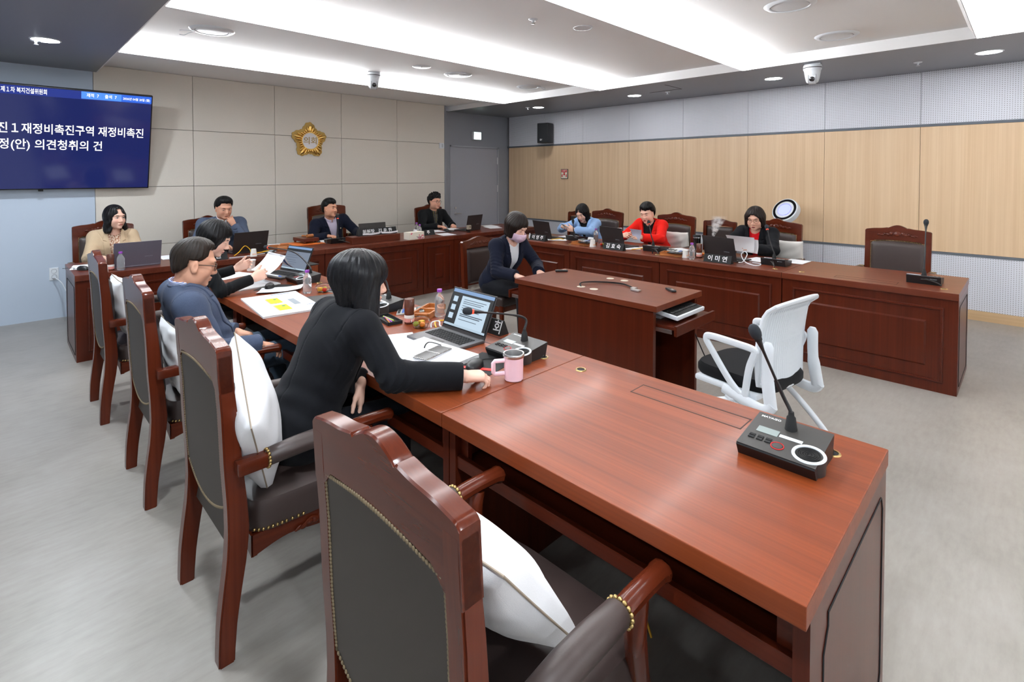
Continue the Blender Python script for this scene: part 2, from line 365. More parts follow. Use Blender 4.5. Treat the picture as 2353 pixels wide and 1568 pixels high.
M().b2((.494, -.0068, 1.055), (.496, -.006, 1.095)).build('divider', 'scr4', sc_)
M().b2((-.03, -.006, -.018), (.012, .02, 0), .003).build('sensor', 'black', TV)
m = M().b2((-.25, .06, .35), (.25, .085, .8), .004); m.tube([(0, .08, .75), (0, .22, .72), (0, .40, .66)], .02, 8).tube([(0, .08, .40), (0, .16, .39)], .02, 8); m.build('mount_arm', 'black', TV)
# council emblem
E = thing('council_emblem', 'gold flower shaped council emblem with white centre on the beige wall', 'emblem', (3.39, 7.698, 2.115), 0, None, (pi / 2, 0, 0))
def rr(a): return .216 + .036 * cos(5 * (a - pi / 2))
N = 100; m = M(); m.prism([((rr(2 * pi * k / N) + .022 + .006 * cos(25 * 2 * pi * k / N)) * cos(2 * pi * k / N) - .012, (rr(2 * pi * k / N) + .022 + .006 * cos(25 * 2 * pi * k / N)) * sin(2 * pi * k / N) + .008) for k in range(N)], 0, .012); m.build('backing_plate', 'gold2', E)
pt = M()
for k in range(30):
    a = pi / 2 + 2 * pi * k / 30; big = k % 6 == 0; ro = rr(a) - (.0 if big else .006); ri = .118; L = (ro - ri) / 2
    pt.ell((0, 0, 0), (L + .004, .026 if big else .0155, .017 if big else .02), 12, 0, Rz(a) @ Matrix.Translation((ri + L, 0, .014)))
pt.build('petals', 'gold', E)
M().lathe([(.118, .012), (.124, .026), (.136, .026), (.14, .012)], 48, 0, None, True, False).build('ring', 'gold', E)
M().lathe([(0, .020), (.12, .018), (.12, .01)], 48).build('centre_disc', plain('emblem_white', srgb(232, 228, 230), .4), E)
text('lettering', '의회', .118, 'gold2', E, (0, -.004, .0215), (0, 0, 0), .002, .006)
# ceiling cameras
def ptz(x, y, z, rz, lb):
    r = thing('ceiling_camera', lb, 'camera', (x, y, z), rz)
    M().b2((-.075, -.075, -.012), (.075, .075, 0), .004).build('mount_plate', 'white_pl', r)
    h = M().b2((-.10, -.078, -.062), (.03, .078, -.012), .012).lathe([(.086, -.012), (.09, -.03), (.088, -.062), (.078, -.075)], 28, 0, Matrix.Translation((.01, 0, 0))).build('housing', 'white_pl', r)
    M().add([(.01 + .0915 * cos(a), .0915 * sin(a), zz) for zz in (-.048, -.040) for a in [RAD(-75 + 150 * k / 20) for k in range(21)]], [(k, k + 1, 22 + k, 21 + k) for k in range(20)]).build('window_strip', 'black', h)
    M().lathe([(0, -.075), (.08, -.075), (.076, -.10), (.066, -.16), (.058, -.19), (.035, -.21), (0, -.215)], 28, 0, Matrix.Translation((.01, 0, 0))).build('yoke', 'white_pl', r)
    hd_ = M().tube([(.02, -.034, -.155), (.02, .034, -.155)], .062, 24).build('lens_head', 'white_pl', r)
    M().tube([(.02, -.0365, -.155), (.02, -.034, -.155)], .064, 24).tube([(.02, .034, -.155), (.02, .0365, -.155)], .064, 24).build('seam', 'dkgrey', hd_)
    M().lathe([(0, .071), (.016, .071), (.019, .069), (.026, .066), (.027, .055)], 20, 0, Matrix.Translation((.02, 0, -.155)) @ Ry(pi / 2 + .25)).build('lens', plain('lens_glass', (.01, .01, .012, 1), .06, 0, Coat_Weight=1.), hd_)
ptz(3.45, 5.95, 2.91, RAD(-112), 'white dome ceiling camera hanging in front of the beige panel wall')
ptz(6.28, 1.69, 2.80, RAD(-168), 'white dome ceiling camera hanging under the right grey soffit')
# wall fittings
r = thing('wall_speaker', 'black loudspeaker on the perforated right wall above the oak panels', 'speaker', (7.66, 6.63, 2.40), RAD(10))
M().box((-.16, 0, 0), (.2, .24, .38), .012).build('cabinet', 'black', r); M().box((-.262, 0, 0), (.006, .225, .365), .004).build('grille', plain('speaker_mesh', srgb(28, 30, 33), .8), r)
M().b2((-.06, -.05, -.06), (.02, .05, .06), .004).build('wall_bracket', 'black', r)
text('logo', 'EV', .045, 'white', r, (-.2665, .03, -.13), (pi / 2, 0, -pi / 2), .0006, .02)
r = thing('exit_sign', 'small lit white and green exit sign box over the grey door', 'exit sign', (6.76, 7.79, 2.37))
M().b2((-.10, -.07, -.08), (.10, 0, .08), .008).build('case', 'white_pl', r)
M().b2((-.088, -.073, -.068), (.094, -.0705, .068)).build('lit_face', emit('exit_glow', (.72, 1, .93, 1), 2.4), r)
r = thing('wall_sensor', 'small white square control plate at the right edge of the beige wall', 'control plate', (5.865, 7.705, 2.14))
M().b2((-.055, -.012, -.05), (.055, 0, .05), .004).build('plate', 'white_pl', r); M().b2((-.0, -.018, -.03), (.03, -.012, .03), .006).build('button', plain('sensor_grey', srgb(196, 200, 204), .5), r)
r = thing('fire_sign', 'small red and white framed fire extinguisher sign on the oak wall', 'sign', (7.66, 6.25, 1.62), 0, None, (pi / 2, 0, -pi / 2))
M().b2((-.083, -.092, 0), (.083, .092, .012), .003).build('frame', 'softblack', r)
pl_ = M().b2((-.074, -.083, .012), (.074, .083, .0135)).build('plate', plain('sign_cream', srgb(238, 232, 214), .5), r)
MAT['signred'] = plain('sign_red', srgb(205, 30, 30), .5)
M().b2((-.066, .03, .0135), (.066, .078, .0145)).build('red_band', 'signred', pl_)
M().b2((-.013, -.005, .0135), (.013, .03, .0145)).prism([(-.028, -.005), (0, -.034), (.028, -.005)][::-1], .0135, .0145).build('arrow', 'signred', pl_)
for s_ in (-1, 1): M().b2((s_ * .05 - .011, -.06, .0135), (s_ * .05 + .011, -.015, .0145)).b2((s_ * .05 - .004, -.015, .0135), (s_ * .05 + .012, -.006, .0145)).build('pictogram', 'signred', pl_)
text('lettering', '소화기', .036, 'white', pl_, (0, .053, .0146), (0, 0, 0), .0004, .01)
r = thing('wall_outlet', 'white double power outlet low on the pale blue wall', 'outlet', (.465, 7.705, .5))
M().b2((-.040, -.010, -.07), (.040, 0, .07), .006).build('plate', 'white_pl', r)
for z in (.033, -.03): M().lathe([(.021, 0), (.024, .006), (.024, .001)], 20, 0, Matrix.Translation((0, -.010, z)) @ Rx(pi / 2), True, False).build('socket', plain('socket_grey', srgb(200, 202, 206), .5), r)
r = thing('power_cable', 'white plug and cable running from the wall outlet to the desk', 'cable', (.465, 7.70, .47))
M().tube([(0, -.01, 0), (0, -.045, 0)], .015, 10).build('plug', 'white_pl', r); M().tube(spline([(0, -.045, 0), (.05, -.16, -.05), (.06, -.5, -.08), (.06, -1.0, -.09), (.03, -1.14, -.09)]), .0045, 6).build('cord', 'white_pl', r)
# ---------------------------------------------------------------- desks
def moulding(m, y0, y1, z0, z1, x, w_=.02, h_=.014):
    # rectangular frame of profiled bars on a panel whose outer face is at x (facing +x)
    for (a, b, c_, d_) in ((y0, y1, z1 - w_, z1), (y0, y1, z0, z0 + w_), (y0, y0 + w_, z0 + w_, z1 - w_), (y1 - w_, y1, z0 + w_, z1 - w_)):
        m.b2((x, a, c_), (x + h_ * .55, b, d_), .002)
        cz, cy = (c_ + d_) / 2, (a + b) / 2
        if b - a > d_ - c_: m.tube([(x + h_ * .55, a + .004, cz), (x + h_ * .55, b - .004, cz)], w_ * .3, 6)
        else: m.tube([(x + h_ * .55, cy, c_ - w_ * .5), (x + h_ * .55, cy, d_ + w_ * .5)], w_ * .3, 6)
def desk(label, loc, rz, L, topmat, ends=(0, 0), D=.84, panels=None, hatch=True, grom=(.12, 1.09), group='desk units', shelf=True):
    r = thing('desk_unit', label, 'desk', loc, rz, group)
    M().b2((0, .0012, .698), (D, L - .0012, .75), .003).build('desk_top', topmat, r)
    fp = M().b2((D - .055, .004, 0), (D - .018, L - .004, .698)).build('front_panel', 'wood_z', r)
    for (a, b) in panels or [(.085, L - .085)]:
        mo = M(); moulding(mo, a, b, .075, .632, D - .018); mo.build('moulding', 'wood_y', fp)
        if b - a > .5: q, z0, z1 = .10, .185, .525
        else: q, z0, z1 = .12, .185, .525
        pm = M(); x = D - .018
        vs = [(x, a + q, z0), (x, b - q, z0), (x, b - q, z1), (x, a + q, z1), (x + .012, a + q + .012, z0 + .012), (x + .012, b - q - .012, z0 + .012), (x + .012, b - q - .012, z1 - .012), (x + .012, a + q + .012, z1 - .012)]
        pm.add(vs, [(0, 1, 5, 4), (1, 2, 6, 5), (2, 3, 7, 6), (3, 0, 4, 7), (4, 5, 6, 7)], 0, None, False); pm.build('raised_panel', 'wood_z', fp)
    for s_, e in ((0, ends[0]), (1, ends[1])):
        y0, y1 = (.003, .036) if s_ == 0 else (L - .036, L - .003)
        o = M().b2((.035, y0, 0), (D - .056, y1, .698)).build('side_panel', 'wood_z', r)
        if e:
            ye = .002 if s_ == 0 else L - .002
            pts = [(.74, .64), (.76, .60), (.76, .09), (.74, .05), (.15, .05), (.13, .09), (.13, .565), (.165, .61), (.165, .64)]
            M().tube([(x, ye, z) for x, z in pts], .0022, 4, closed=True).build('panel_groove', 'softblack', o)
    if shelf:
        m = M().b2((.05, .037, .555), (D - .06, L - .037, .572)).b2((.042, .037, .548), (.062, L - .037, .592), .002)
        m.b2((.062, .037, .572), (.08, .075, .698)).b2((.062, L - .075, .572), (.08, L - .037, .698)); m.build('under_shelf', 'wood_y', r)
    if hatch:
        c = L / 2
        m = M()
        for a, b, c0, d0 in ((.642, .648, c - .215, c + .215), (.736, .742, c - .215, c + .215), (.642, .742, c - .215, c - .211), (.642, .742, c + .211, c + .215)): m.b2((a, c0, .7495), (b, d0, .7506))
        m.build('hatch_seam', plain('hatch_gap', srgb(40, 12, 6), .5) if 'hg' not in MAT else MAT['hg'], r)
    for g in grom:
        M().lathe([(.017, .7495), (.0175, .753), (.022, .7535), (.025, .7495)], 24, 0, Matrix.Translation((.69, g, 0)), True, False).lathe([(0, .7506), (.018, .7506), (.018, .7495)], 20, 1, Matrix.Translation((.69, g, 0))).build('cable_grommet', ['brass', 'softblack'], r)
    return r
MAT['hg'] = plain('hatch_gap', srgb(46, 14, 8), .6)
FL = ['nearest desk unit with a bare glossy top and one microphone', 'desk unit under the pink mug and open laptop, beside the nearest seam', 'desk unit under the yellow printed maps and seated man in glasses', 'farthest unit of the front desk row, under papers the reading woman holds']
for k in range(4): desk(FL[k], (1.13, .30 + 1.19 * k, 0), 0, 1.19, 'top_y', (k == 0, k == 3), group='front row desk units')
RL = ['right row desk unit with the bare top and standing microphone, at its open end', 'right row desk unit under the nameplate of the woman in black', 'right row desk unit in front of the woman in the red jacket', 'right row desk unit in front of the woman in the light blue jacket']
for k in range(4): desk(RL[k], (5.73, .35 + 1.19 * (k + 1), 0), pi, 1.19, 'top_r', (k == 3, k == 0), group='right row desk units')
BL = [(.475, 1.70, [(.085, .84), (.90, 1.63)], 'back row desk unit at the pale blue wall, under the grey laptop', (1, 0)), (2.175, .515, [(.07, .445)], 'narrow back row desk unit below the gavel block', (0, 0)), (2.69, 1.37, [(.08, 1.29)], 'wide central back row desk unit under the chairman nameplate stand', (0, 0)), (4.06, .52, [(.07, .45)], 'narrow back row desk unit below the tissue box', (0, 0)), (4.58, 1.70, [(.08, .80), (.88, 1.62)], 'back row desk unit before the man in the plaid shirt, under the small webcam', (0, 1))]
for x, L, pn, lb, en in BL:
    # local y runs along +x, public face toward -y
    r = desk(lb, (x, 6.55, 0), -pi / 2, L, 'top_x', en, .83, pn, False, (), 'back row desk units')
# witness desk
W = thing('witness_desk', 'plain centre desk with keyboard trays pulled out at both ends', 'desk', (3.04, 1.71, 0))
M().b2((0, 0, .71), (.66, 1.30, .75), .003).build('desk_top', 'top_r', W)
for x in (.012, .613): M().b2((x, .03, 0), (x + .035, 1.27, .71), .002).build('side_panel', 'wood_z', W)
M().b2((.047, .60, 0), (.613, .63, .71)).build('divider', 'wood_z', W)
for s_ in (0, 1):
    T = Matrix.Identity(4) if s_ == 0 else Matrix.Translation((.66, 1.30, 0)) @ Rz(pi)
    tr = M().b2((.06, -.10, .60), (.60, .34, .618), .002, 0, T).b2((.045, -.118, .565), (.615, -.10, .632), .002, 0, T).build('keyboard_tray', 'wood_y', W)
    M().b2((.048, -.08, .575), (.058, .34, .60), .001, 0, T).b2((.602, -.08, .575), (.612, .34, .60), .001, 0, T).build('rail', 'steel', tr)
for x, y, lb in ((.14, .72, 0), (.14, .60, 0), (.56, .74, 0), (.57, .61, 0)):
    M().lathe([(0, .7515), (.027, .7515), (.031, .7505), (.032, .7495)], 28, 0, Matrix.Translation((x, y, 0))).build('cable_cap', plain('cap_cream', srgb(206, 198, 180), .45) if 'cap' not in MAT else MAT['cap'], W)
# ---------------------------------------------------------------- armchairs
def crest(s_):
    a = abs(s_)
    if a > .94: return 1.050 - .012 * ((a - .94) / .06) ** 2
    if a > .30: u = (.94 - a) / .64; return 1.050 + .024 * u * u * (3 - 2 * u) + .004 * sin(u * pi * 2)
    if a > .27: return 1.074 - .009 * (1 - abs(a - .285) / .015)
    u = (.27 - a) / .27; return 1.074 + .026 * sin(u * pi / 2)
def xr(z):  # rear face of the raked back / flared leg
    P = [(0, 0.), (.03, .0), (.13, .004), (.23, .015), (.324, .027), (.42, .033), (.52, .031), (.65, .023), (.82, .017), (.95, .008), (1.05, .004), (1.15, .0)]
    for (a, b), (c_, d_) in zip(P, P[1:]):
        if a <= z <= c_: u = (z - a) / (c_ - a); return b + (d_ - b) * u
    return 0
def relief(T, w_, h_):
    m = M()
    m.ell((0, 0, 0), (.006, w_ * .10, h_ * .42), 12, 0, T)
    for s_ in (-1, 1):
        for q in range(5):
            y = s_ * w_ * (.16 + .085 * q); m.ell((0, 0, 0), (.005, w_ * .055, h_ * (.30 - .04 * q)), 10, 0, T @ Matrix.Translation((0, y, h_ * (.06 * (-1) ** q - .06 * q))) @ Rx(s_ * (.5 - .25 * q)))
        m.tube([T @ V(p) for p in spline([(0, s_ * w_ * .13, -h_ * .3), (0, s_ * w_ * .3, h_ * .22), (0, s_ * w_ * .42, -h_ * .12), (0, s_ * w_ * .5, -h_ * .28)], 6)], .0045, 6)
    return m
def nails(pts, r=.0055, out=(1, 0, 0)):
    m = M(); ov = V(out)
    for p in pts:
        m.ell(p, (r, r, r), 8)
    return m
def stile(m, s_):
    W2 = .2705; y0, y1 = (s_ * (W2 - .05), s_ * W2); N = 26; vs = []; fs = []
    for i in range(N + 1):
        z = 1.02 * i / N; x = xr(z); d = .046 + .020 * max(0, 1 - abs(z - .42) / .5); yo = s_ * .0
        vs += [(x, y0, z), (x + d, y0, z), (x + d, y1, z), (x, y1, z)]
    for i in range(N):
        for k in range(4): fs.append((i * 4 + k, i * 4 + (k + 1) % 4, i * 4 + 4 + (k + 1) % 4, i * 4 + 4 + k))
    fs += [(3, 2, 1, 0), (N * 4, N * 4 + 1, N * 4 + 2, N * 4 + 3)]
    if s_ > 0: pass
    b = bmesh.new(); bv = [b.verts.new(v) for v in vs]
    for f in fs: b.faces.new([bv[i] for i in f])
    bmesh.ops.recalc_face_normals(b, faces=b.faces)
    bmesh.ops.bevel(b, geom=[e for e in b.edges if abs(e.verts[0].co.z - e.verts[1].co.z) > .01], offset=.0045, segments=2, affect='EDGES')
    return m.bm(b)
def make_armchair(label):
    r = thing('armchair', label, 'chair')
    # top rail with wavy crest
    W2 = .2705; N = 96; vs = []; fs = []
    for i in range(N + 1):
        s_ = -1 + 2 * i / N; y = s_ * W2; zt = crest(s_); zb = .93 + .022 * cos(s_ * pi / 2) - (.03 if abs(s_) > .82 else .03 * max(0, (abs(s_) - .7) / .12) if abs(s_) > .7 else 0)
        xa, xb = xr(zt), xr(zb); vs += [(xb, y, zb), (xa, y, zt - .004), (xa + .004, y, zt), (xa + .042, y, zt), (xa + .046, y, zt - .004), (xb + .046, y, zb)]
    for i in range(N):
        for k in range(6): fs.append((i * 6 + k, i * 6 + 6 + k, i * 6 + 6 + (k + 1) % 6, i * 6 + (k + 1) % 6))
    fs += [tuple(range(6)), tuple(range(N * 6, N * 6 + 6))[::-1]]
    tr = M().add(vs, fs, 0, None, True).build('top_rail', 'chairwood_y', r)
    relief(Matrix.Translation((xr(1.01) + .048, 0, 1.012)) @ Ry(-.18), .30, .062).build('carving', 'chairwood_y', tr)
    for s_ in (-1, 1):
        st = stile(M(), s_).build('rear_leg', 'chairwood_z', r)
    # upholstered back
    def fr(u, v, off, bulge):
        y = (-.222 + .444 * u); z = .50 + (.925 + .02 * cos((u - .5) * pi) - .50) * v
        e = min(1, min(u, 1 - u, v, 1 - v) / .10); e = 1 - (1 - e) ** 2
        return (xr(z) + off + .012 * max(0, 1 - abs(z - .42) / .5) + bulge * e, y, z)
    bk = M().grid(lambda u, v: fr(u, v, .042, .030), 24, 24).build('backrest', 'leather', r)
    pts = [fr(u, 1, .047, 0) for u in np.linspace(.01, .99, 34)] + [fr(u, v, .047, 0) for u in (0.01, .99) for v in np.linspace(.03, .97, 32)]
    nails(pts, .0048).build('nail_trim', 'brass', bk)
    def rp(u, v):
        z0 = .50 - .055 * (1 - (2 * u - 1) ** 2); z1 = .926 + .022 * cos((u - .5) * pi) - .0 * abs(u - .5)
        z = z0 + (z1 - z0) * v; return (xr(z) + .004 + .012 * max(0, .12 - v) - .004 * sin(pi * u), -.222 + .444 * u, z)
    bp = M().grid(lambda u, v: rp(1 - u, v), 16, 16).build('back_panel', 'backcloth', r)
    gp = []
    for k in range(61): gp.append(rp(k / 60, 1))
    g = M()
    for a in [rp(k / 46, 1) for k in range(47)] + [rp(0, k / 46) for k in range(47)] + [rp(1, k / 46) for k in range(47)] + [rp(k / 46, 0) for k in range(47)]: g.ell((a[0] - .001, a[1], a[2]), (.003, .0052, .0052), 6)
    g.build('gimp_trim', 'gimp', bp)
    M().grid(lambda u, v: (xr(.36) + .03 + .02 * v, -.222 + .444 * u, .33 + .12 * v), 4, 3).build('lower_back_panel', 'backcloth', r)
    # seat
    def seat(u, v, top):
        a = 2 * pi * u; c_, s_ = cos(a), sin(a); p = .28
        ex, ey = math.copysign(abs(c_) ** p, c_), math.copysign(abs(s_) ** p, s_)
        hx, hy = .262, .238 + .025 * (ex + 1) / 2
        return (.372 + hx * ex, hy * ey)
    prof = [(0., .365), (1., .365), (1.005, .40), (1.0, .452), (.975, .470), (.90, .478), (.6, .488), (.0, .492)]
    vs = []; fs = []; n = 64
    for q, z in prof:
        for k in range(n):
            x, y = seat(k / n, 0, 0); vs.append((.372 + (x - .372) * q, y * q, z))
    for i in range(len(prof) - 1):
        for k in range(n): fs.append((i * n + k, i * n + (k + 1) % n, i * n + n + (k + 1) % n, i * n + n + k))
    st_ = M().add(vs, fs).build('seat', 'leather', r)
    pts = []
    for k in range(400): x, y = seat(k / 400, 0, 0); pts.append((x * 1.0 + (x - .372) * .008, y * 1.008, .374))
    q = [pts[0]]
    for p in pts:
        if (V(p) - V(q[-1])).length > .0145 and p[0] > .13: q.append(p)
    nails(q, .0062).build('nail_trim', 'brass', st_)
    # aprons
    ap = M()
    def apron(pf, wd, nn=24):
        vs = []; fs = []
        for i in range(nn + 1):
            u = i / nn; zb = .29 + .05 * sin(pi * u) - .035 * math.exp(-((u - .5) / .2) ** 2)
            p0, p1 = pf(u, 0), pf(u, wd); vs += [(p0[0], p0[1], zb), (p1[0], p1[1], zb), (p1[0], p1[1], .366), (p0[0], p0[1], .366)]
        for i in range(nn):
            for k in range(4): fs.append((i * 4 + k, i * 4 + 4 + k, i * 4 + 4 + (k + 1) % 4, i * 4 + (k + 1) % 4))
        ap.add(vs, fs, 0, None, False)
    for s_ in (-1, 1): apron(lambda u, d, s_=s_: (.12 + .48 * u, s_ * (.232 + .022 * u - d * .9)), .022)
    apron(lambda u, d: (.632 - d, -.24 + .48 * u), .022); apron(lambda u, d: (.115 + d, -.23 + .46 * u), .02)
    a_ = ap.build('apron', 'chairwood_x', r)
    for s_ in (-1, 1):
        cv = relief(Matrix.Translation((.40, s_ * .247, .335)) @ Rz(s_ * pi / 2), .26, .045); cv.build('carving', 'chairwood_x', a_)
    relief(Matrix.Translation((.633, 0, .33)), .26, .045).build('carving', 'chairwood_x', a_)
    for s_ in (-1, 1):
        m = M(); pth = spline([(.60, s_ * .232, .37), (.612, s_ * .236, .30), (.606, s_ * .236, .16), (.618, s_ * .236, .03), (.622, s_ * .236, 0)], 5)
        rs = [.034 - .014 * min(1, i / (len(pth) - 1) * 1.3) for i in range(len(pth))]
        m.tube(pth, rs, 8).build('front_leg', 'chairwood_z', r)
        # arm
        y = s_ * .288
        arm = M().tube(spline([(.40, y, .646), (.50, y, .652), (.60, y, .648), (.635, y, .640)], 5), [.026] * 11 + [.029, .03, .028, .024, .016], 10, flat=.85).build('arm', 'chairwood_x', r)
        M().b2((.052, y - .026, .628), (.16, y + .026, .672), .008).build('arm_bracket', 'chairwood_x', arm)
        M().tube([(.148, y, .648), (.16, y, .652), (.25, y, .657), (.34, y, .657), (.43, y, .654), (.445, y, .650)], [.027, .033, .036, .036, .033, .027], 16, flat=.88).build('arm_pad', 'leather', arm)
        nl = []
        for x in (.15, .442):
            for k in range(16): a = 2 * pi * k / 16; nl.append((x, y + .031 * cos(a), .650 + .029 * sin(a)))
        nails(nl, .0062).build('nail_trim', 'brass', arm)
        pth = spline([(.53, y - s_ * .004, .635), (.515, y - s_ * .005, .56), (.545, y - s_ * .02, .47), (.575, y - s_ * .035, .39), (.58, y - s_ * .045, .34)], 5)
        M().tube(pth, [.022 + .006 * sin(i / 20 * pi) for i in range(len(pth))], 10).build('arm_post', 'chairwood_z', arm)
    return r
def make_side_chair(label):
    r = thing('side_chair', label, 'chair')
    N = 40; vs = []; fs = []; W2 = .235
    for i in range(N + 1):
        s_ = -1 + 2 * i / N; y = s_ * W2; a = abs(s_)
        zt = .955 + .035 * (.5 + .5 * cos(pi * min(1, a / .8))) - (.012 * ((a - .93) / .07) ** 2 if a > .93 else 0); zb = .875 + .012 * cos(s_ * pi / 2)
        vs += [(xr(zb) + .01, y, zb), (xr(zt) + .01, y, zt), (xr(zt) + .046, y, zt), (xr(zb) + .05, y, zb)]
    for i in range(N):
        for k in range(4): fs.append((i * 4 + k, i * 4 + 4 + k, i * 4 + 4 + (k + 1) % 4, i * 4 + (k + 1) % 4))
    fs += [(0, 1, 2, 3), (N * 4 + 3, N * 4 + 2, N * 4 + 1, N * 4)]
    tr = M().add(vs, fs).build('top_rail', 'chairwood_y', r)
    relief(Matrix.Translation((xr(.93) + .048, 0, .928)) @ Ry(-.18), .26, .045).build('carving', 'chairwood_y', tr)
    for s_ in (-1, 1):
        m = M(); P = [(xr(z) + .012, s_ * .213, z) for z in np.linspace(0, .94, 16)]
        vs = []; fs = []
        for p in P: vs += [(p[0], p[1] - .022, p[2]), (p[0] + .042, p[1] - .022, p[2]), (p[0] + .042, p[1] + .022, p[2]), (p[0], p[1] + .022, p[2])]
        for i in range(15):
            for k in range(4): fs.append((i * 4 + k, i * 4 + (k + 1) % 4, i * 4 + 4 + (k + 1) % 4, i * 4 + 4 + k))
        m.add(vs, fs, 0, None, False).build('rear_leg', 'chairwood_z', r)
        M().tube([(.56, s_ * .20, .40), (.565, s_ * .20, .2), (.575, s_ * .20, 0)], [.024, .022, .016], 8).build('front_leg', 'chairwood_z', r)
    def fr(u, v):
        e = min(1, min(u, 1 - u, v, 1 - v) / .1); z = .52 + .355 * v; return (xr(z) + .03 + .03 * (1 - (1 - e) ** 2), -.19 + .38 * u, z)
    M().grid(fr, 16, 16).grid(lambda u, v: (fr(1 - u, v)[0] * 0 + xr(.52 + .355 * v) + .016, -.19 + .38 * (1 - u), .52 + .355 * v), 4, 8).build('backrest', 'leather', r)
    M().box((.36, 0, .43), (.46, .45, .10), .035, seg=4).build('seat', 'leather', r)
    M().b2((.11, -.21, .33), (.57, .21, .385), .006).build('apron', 'chairwood_x', r)
    return r
# ---------------------------------------------------------------- cushions
MAT['pillow'] = fabric('white_cotton_weave', srgb(236, 236, 238), 700, .03, .9, .35, .1)
MAT['pillow2'] = fabric('cream_cushion', srgb(236, 232, 226), 700, .03, .9, .3, .1)
MAT['piping'] = plain('taupe_piping', srgb(150, 136, 120), .8)
def cushion(label, loc, rot, w_=.42, h_=.42, th=.15, mat='pillow', seed=1, tagm=False, pip=True):
    r = thing('cushion', label, 'cushion', loc, 0, None, rot); rnd = random.Random(seed); ph = [rnd.uniform(0, 6) for _ in range(6)]
    def f(u, v, s_):
        a, b = 2 * u - 1, 2 * v - 1; q = max(0, (1 - a ** 2) * (1 - b ** 2)) ** .38
        pin = 1 - .07 * (1 - (a * a)) * (b * b) - .07 * (1 - b * b) * a * a
        wr = .006 * sin(7 * a + ph[0] + 3 * b) * (1 - q) * 3 * q + .004 * sin(11 * b + ph[1] - 4 * a) * q
        return (s_ * (th / 2 * q + wr), a * w_ / 2 * (1 - .07 * (b * b) * 0) * (1 - .06 * (1 - b * b) * abs(a)), b * h_ / 2 * (1 - .06 * (1 - a * a) * abs(b)))
    m = M().grid(lambda u, v: f(u, v, 1), 36, 36).grid(lambda u, v: f(1 - u, v, -1), 36, 36); cv = m.build('cover', mat, r, auto=False)
    if pip:
        ed = [f(u, 0, 1) for u in np.linspace(0, 1, 20)[:-1]] + [f(1, v, 1) for v in np.linspace(0, 1, 20)[:-1]] + [f(u, 1, 1) for u in np.linspace(1, 0, 20)[:-1]] + [f(0, v, 1) for v in np.linspace(1, 0, 20)[:-1]]
        M().tube(ed, .0028, 6, closed=True).build('piping', 'piping', r)
    if tagm: M().box((.018, -w_ / 2 + .055, h_ / 2 - .05), (.003, .038, .026), .001, 0, Rx(.3)).build('brand_tag', 'black', r)
    return r
# ---------------------------------------------------------------- place chairs
A0 = make_armchair('nearest empty armchair in the foreground with a white cushion'); A0.location = (.515, .91, 0); A0['group'] = 'carved leather armchairs'
def arm(x, y, rz, lb): return dup(A0, (x, y, 0), rz, lb, 'carved leather armchairs')
arm(.492, 2.107, 0, 'front row armchair holding the woman in the black blazer'); arm(.487, 3.24, 0, 'front row armchair holding the man in the blue blazer'); arm(.46, 4.46, 0, 'farthest front row armchair, cushion leaning on its back, against the pale wall')
arm(6.455, .94, pi, 'empty armchair behind the bare right desk, beside the perforated wall'); arm(6.455, 2.08, pi, 'armchair of the woman in black and red, before the round white fan'); arm(6.55, 3.38, pi, 'armchair right of the woman in the red jacket'); arm(6.55, 4.49, pi, 'armchair right of the woman in the light blue jacket')
arm(.86, 7.30, -pi / 2, 'armchair of the woman in beige at the pale blue wall'); arm(1.89, 7.30, -pi / 2, 'armchair of the man in the grey blue suit under the beige wall'); arm(5.25, 7.30, -pi / 2, 'armchair of the young man in the plaid shirt near the grey door')
ch = arm(3.45, 7.32, -pi / 2, 'taller armchair of the chairman below the gold emblem'); ch.scale = (1, 1.05, 1.09)
S0 = make_side_chair('wooden chair without arms behind the masked woman at the centre desk'); S0.location = (3.50, 4.02, 0); S0.rotation_euler = (0, 0, -pi / 2 + .03); S0['group'] = 'chairs without arms'; S0.scale = (1, 1, .99)
dup(S0, (7.35, 3.12, 0), pi, 'chair without arms against the oak wall, behind the rising steam', 'chairs without arms')
dup(S0, (7.35, 5.63, 0), pi, 'chair without arms at the oak wall behind the light blue jacket', 'chairs without arms')
cushion('white cushion propped in the nearest empty armchair', (.775, .92, .705), (RAD(3), RAD(-40), RAD(4)), .45, .46, .17, seed=2)
cushion('big white piped cushion behind the woman in the black blazer', (.660, 2.02, .735), (RAD(32), RAD(-10), RAD(-16)), .42, .42, .18, seed=3)
cushion('white cushion squeezed beside the man in the blue blazer', (.66, 3.12, .66), (0, RAD(-8), 0), .42, .38, .10, seed=4)
cushion('white cushion with a small black tag on the farthest front row armchair', (.63, 4.40, .70), (0, RAD(-12), 0), .42, .42, .14, seed=5, tagm=True)
cushion('cream cushion on the armchair beside the red jacket', (6.34, 3.28, .70), (0, RAD(14), pi), .36, .34, .12, 'pillow2', 6, pip=False)
cushion('cream cushion behind the elbow of the woman in black and red', (6.33, 1.93, .69), (0, RAD(14), pi), .34, .38, .12, 'pillow2', 7, pip=False)
cushion('white cushion on the armchair beside the light blue jacket', (6.42, 4.32, .67), (0, RAD(14), pi), .36, .36, .10, 'pillow2', 8, pip=False)
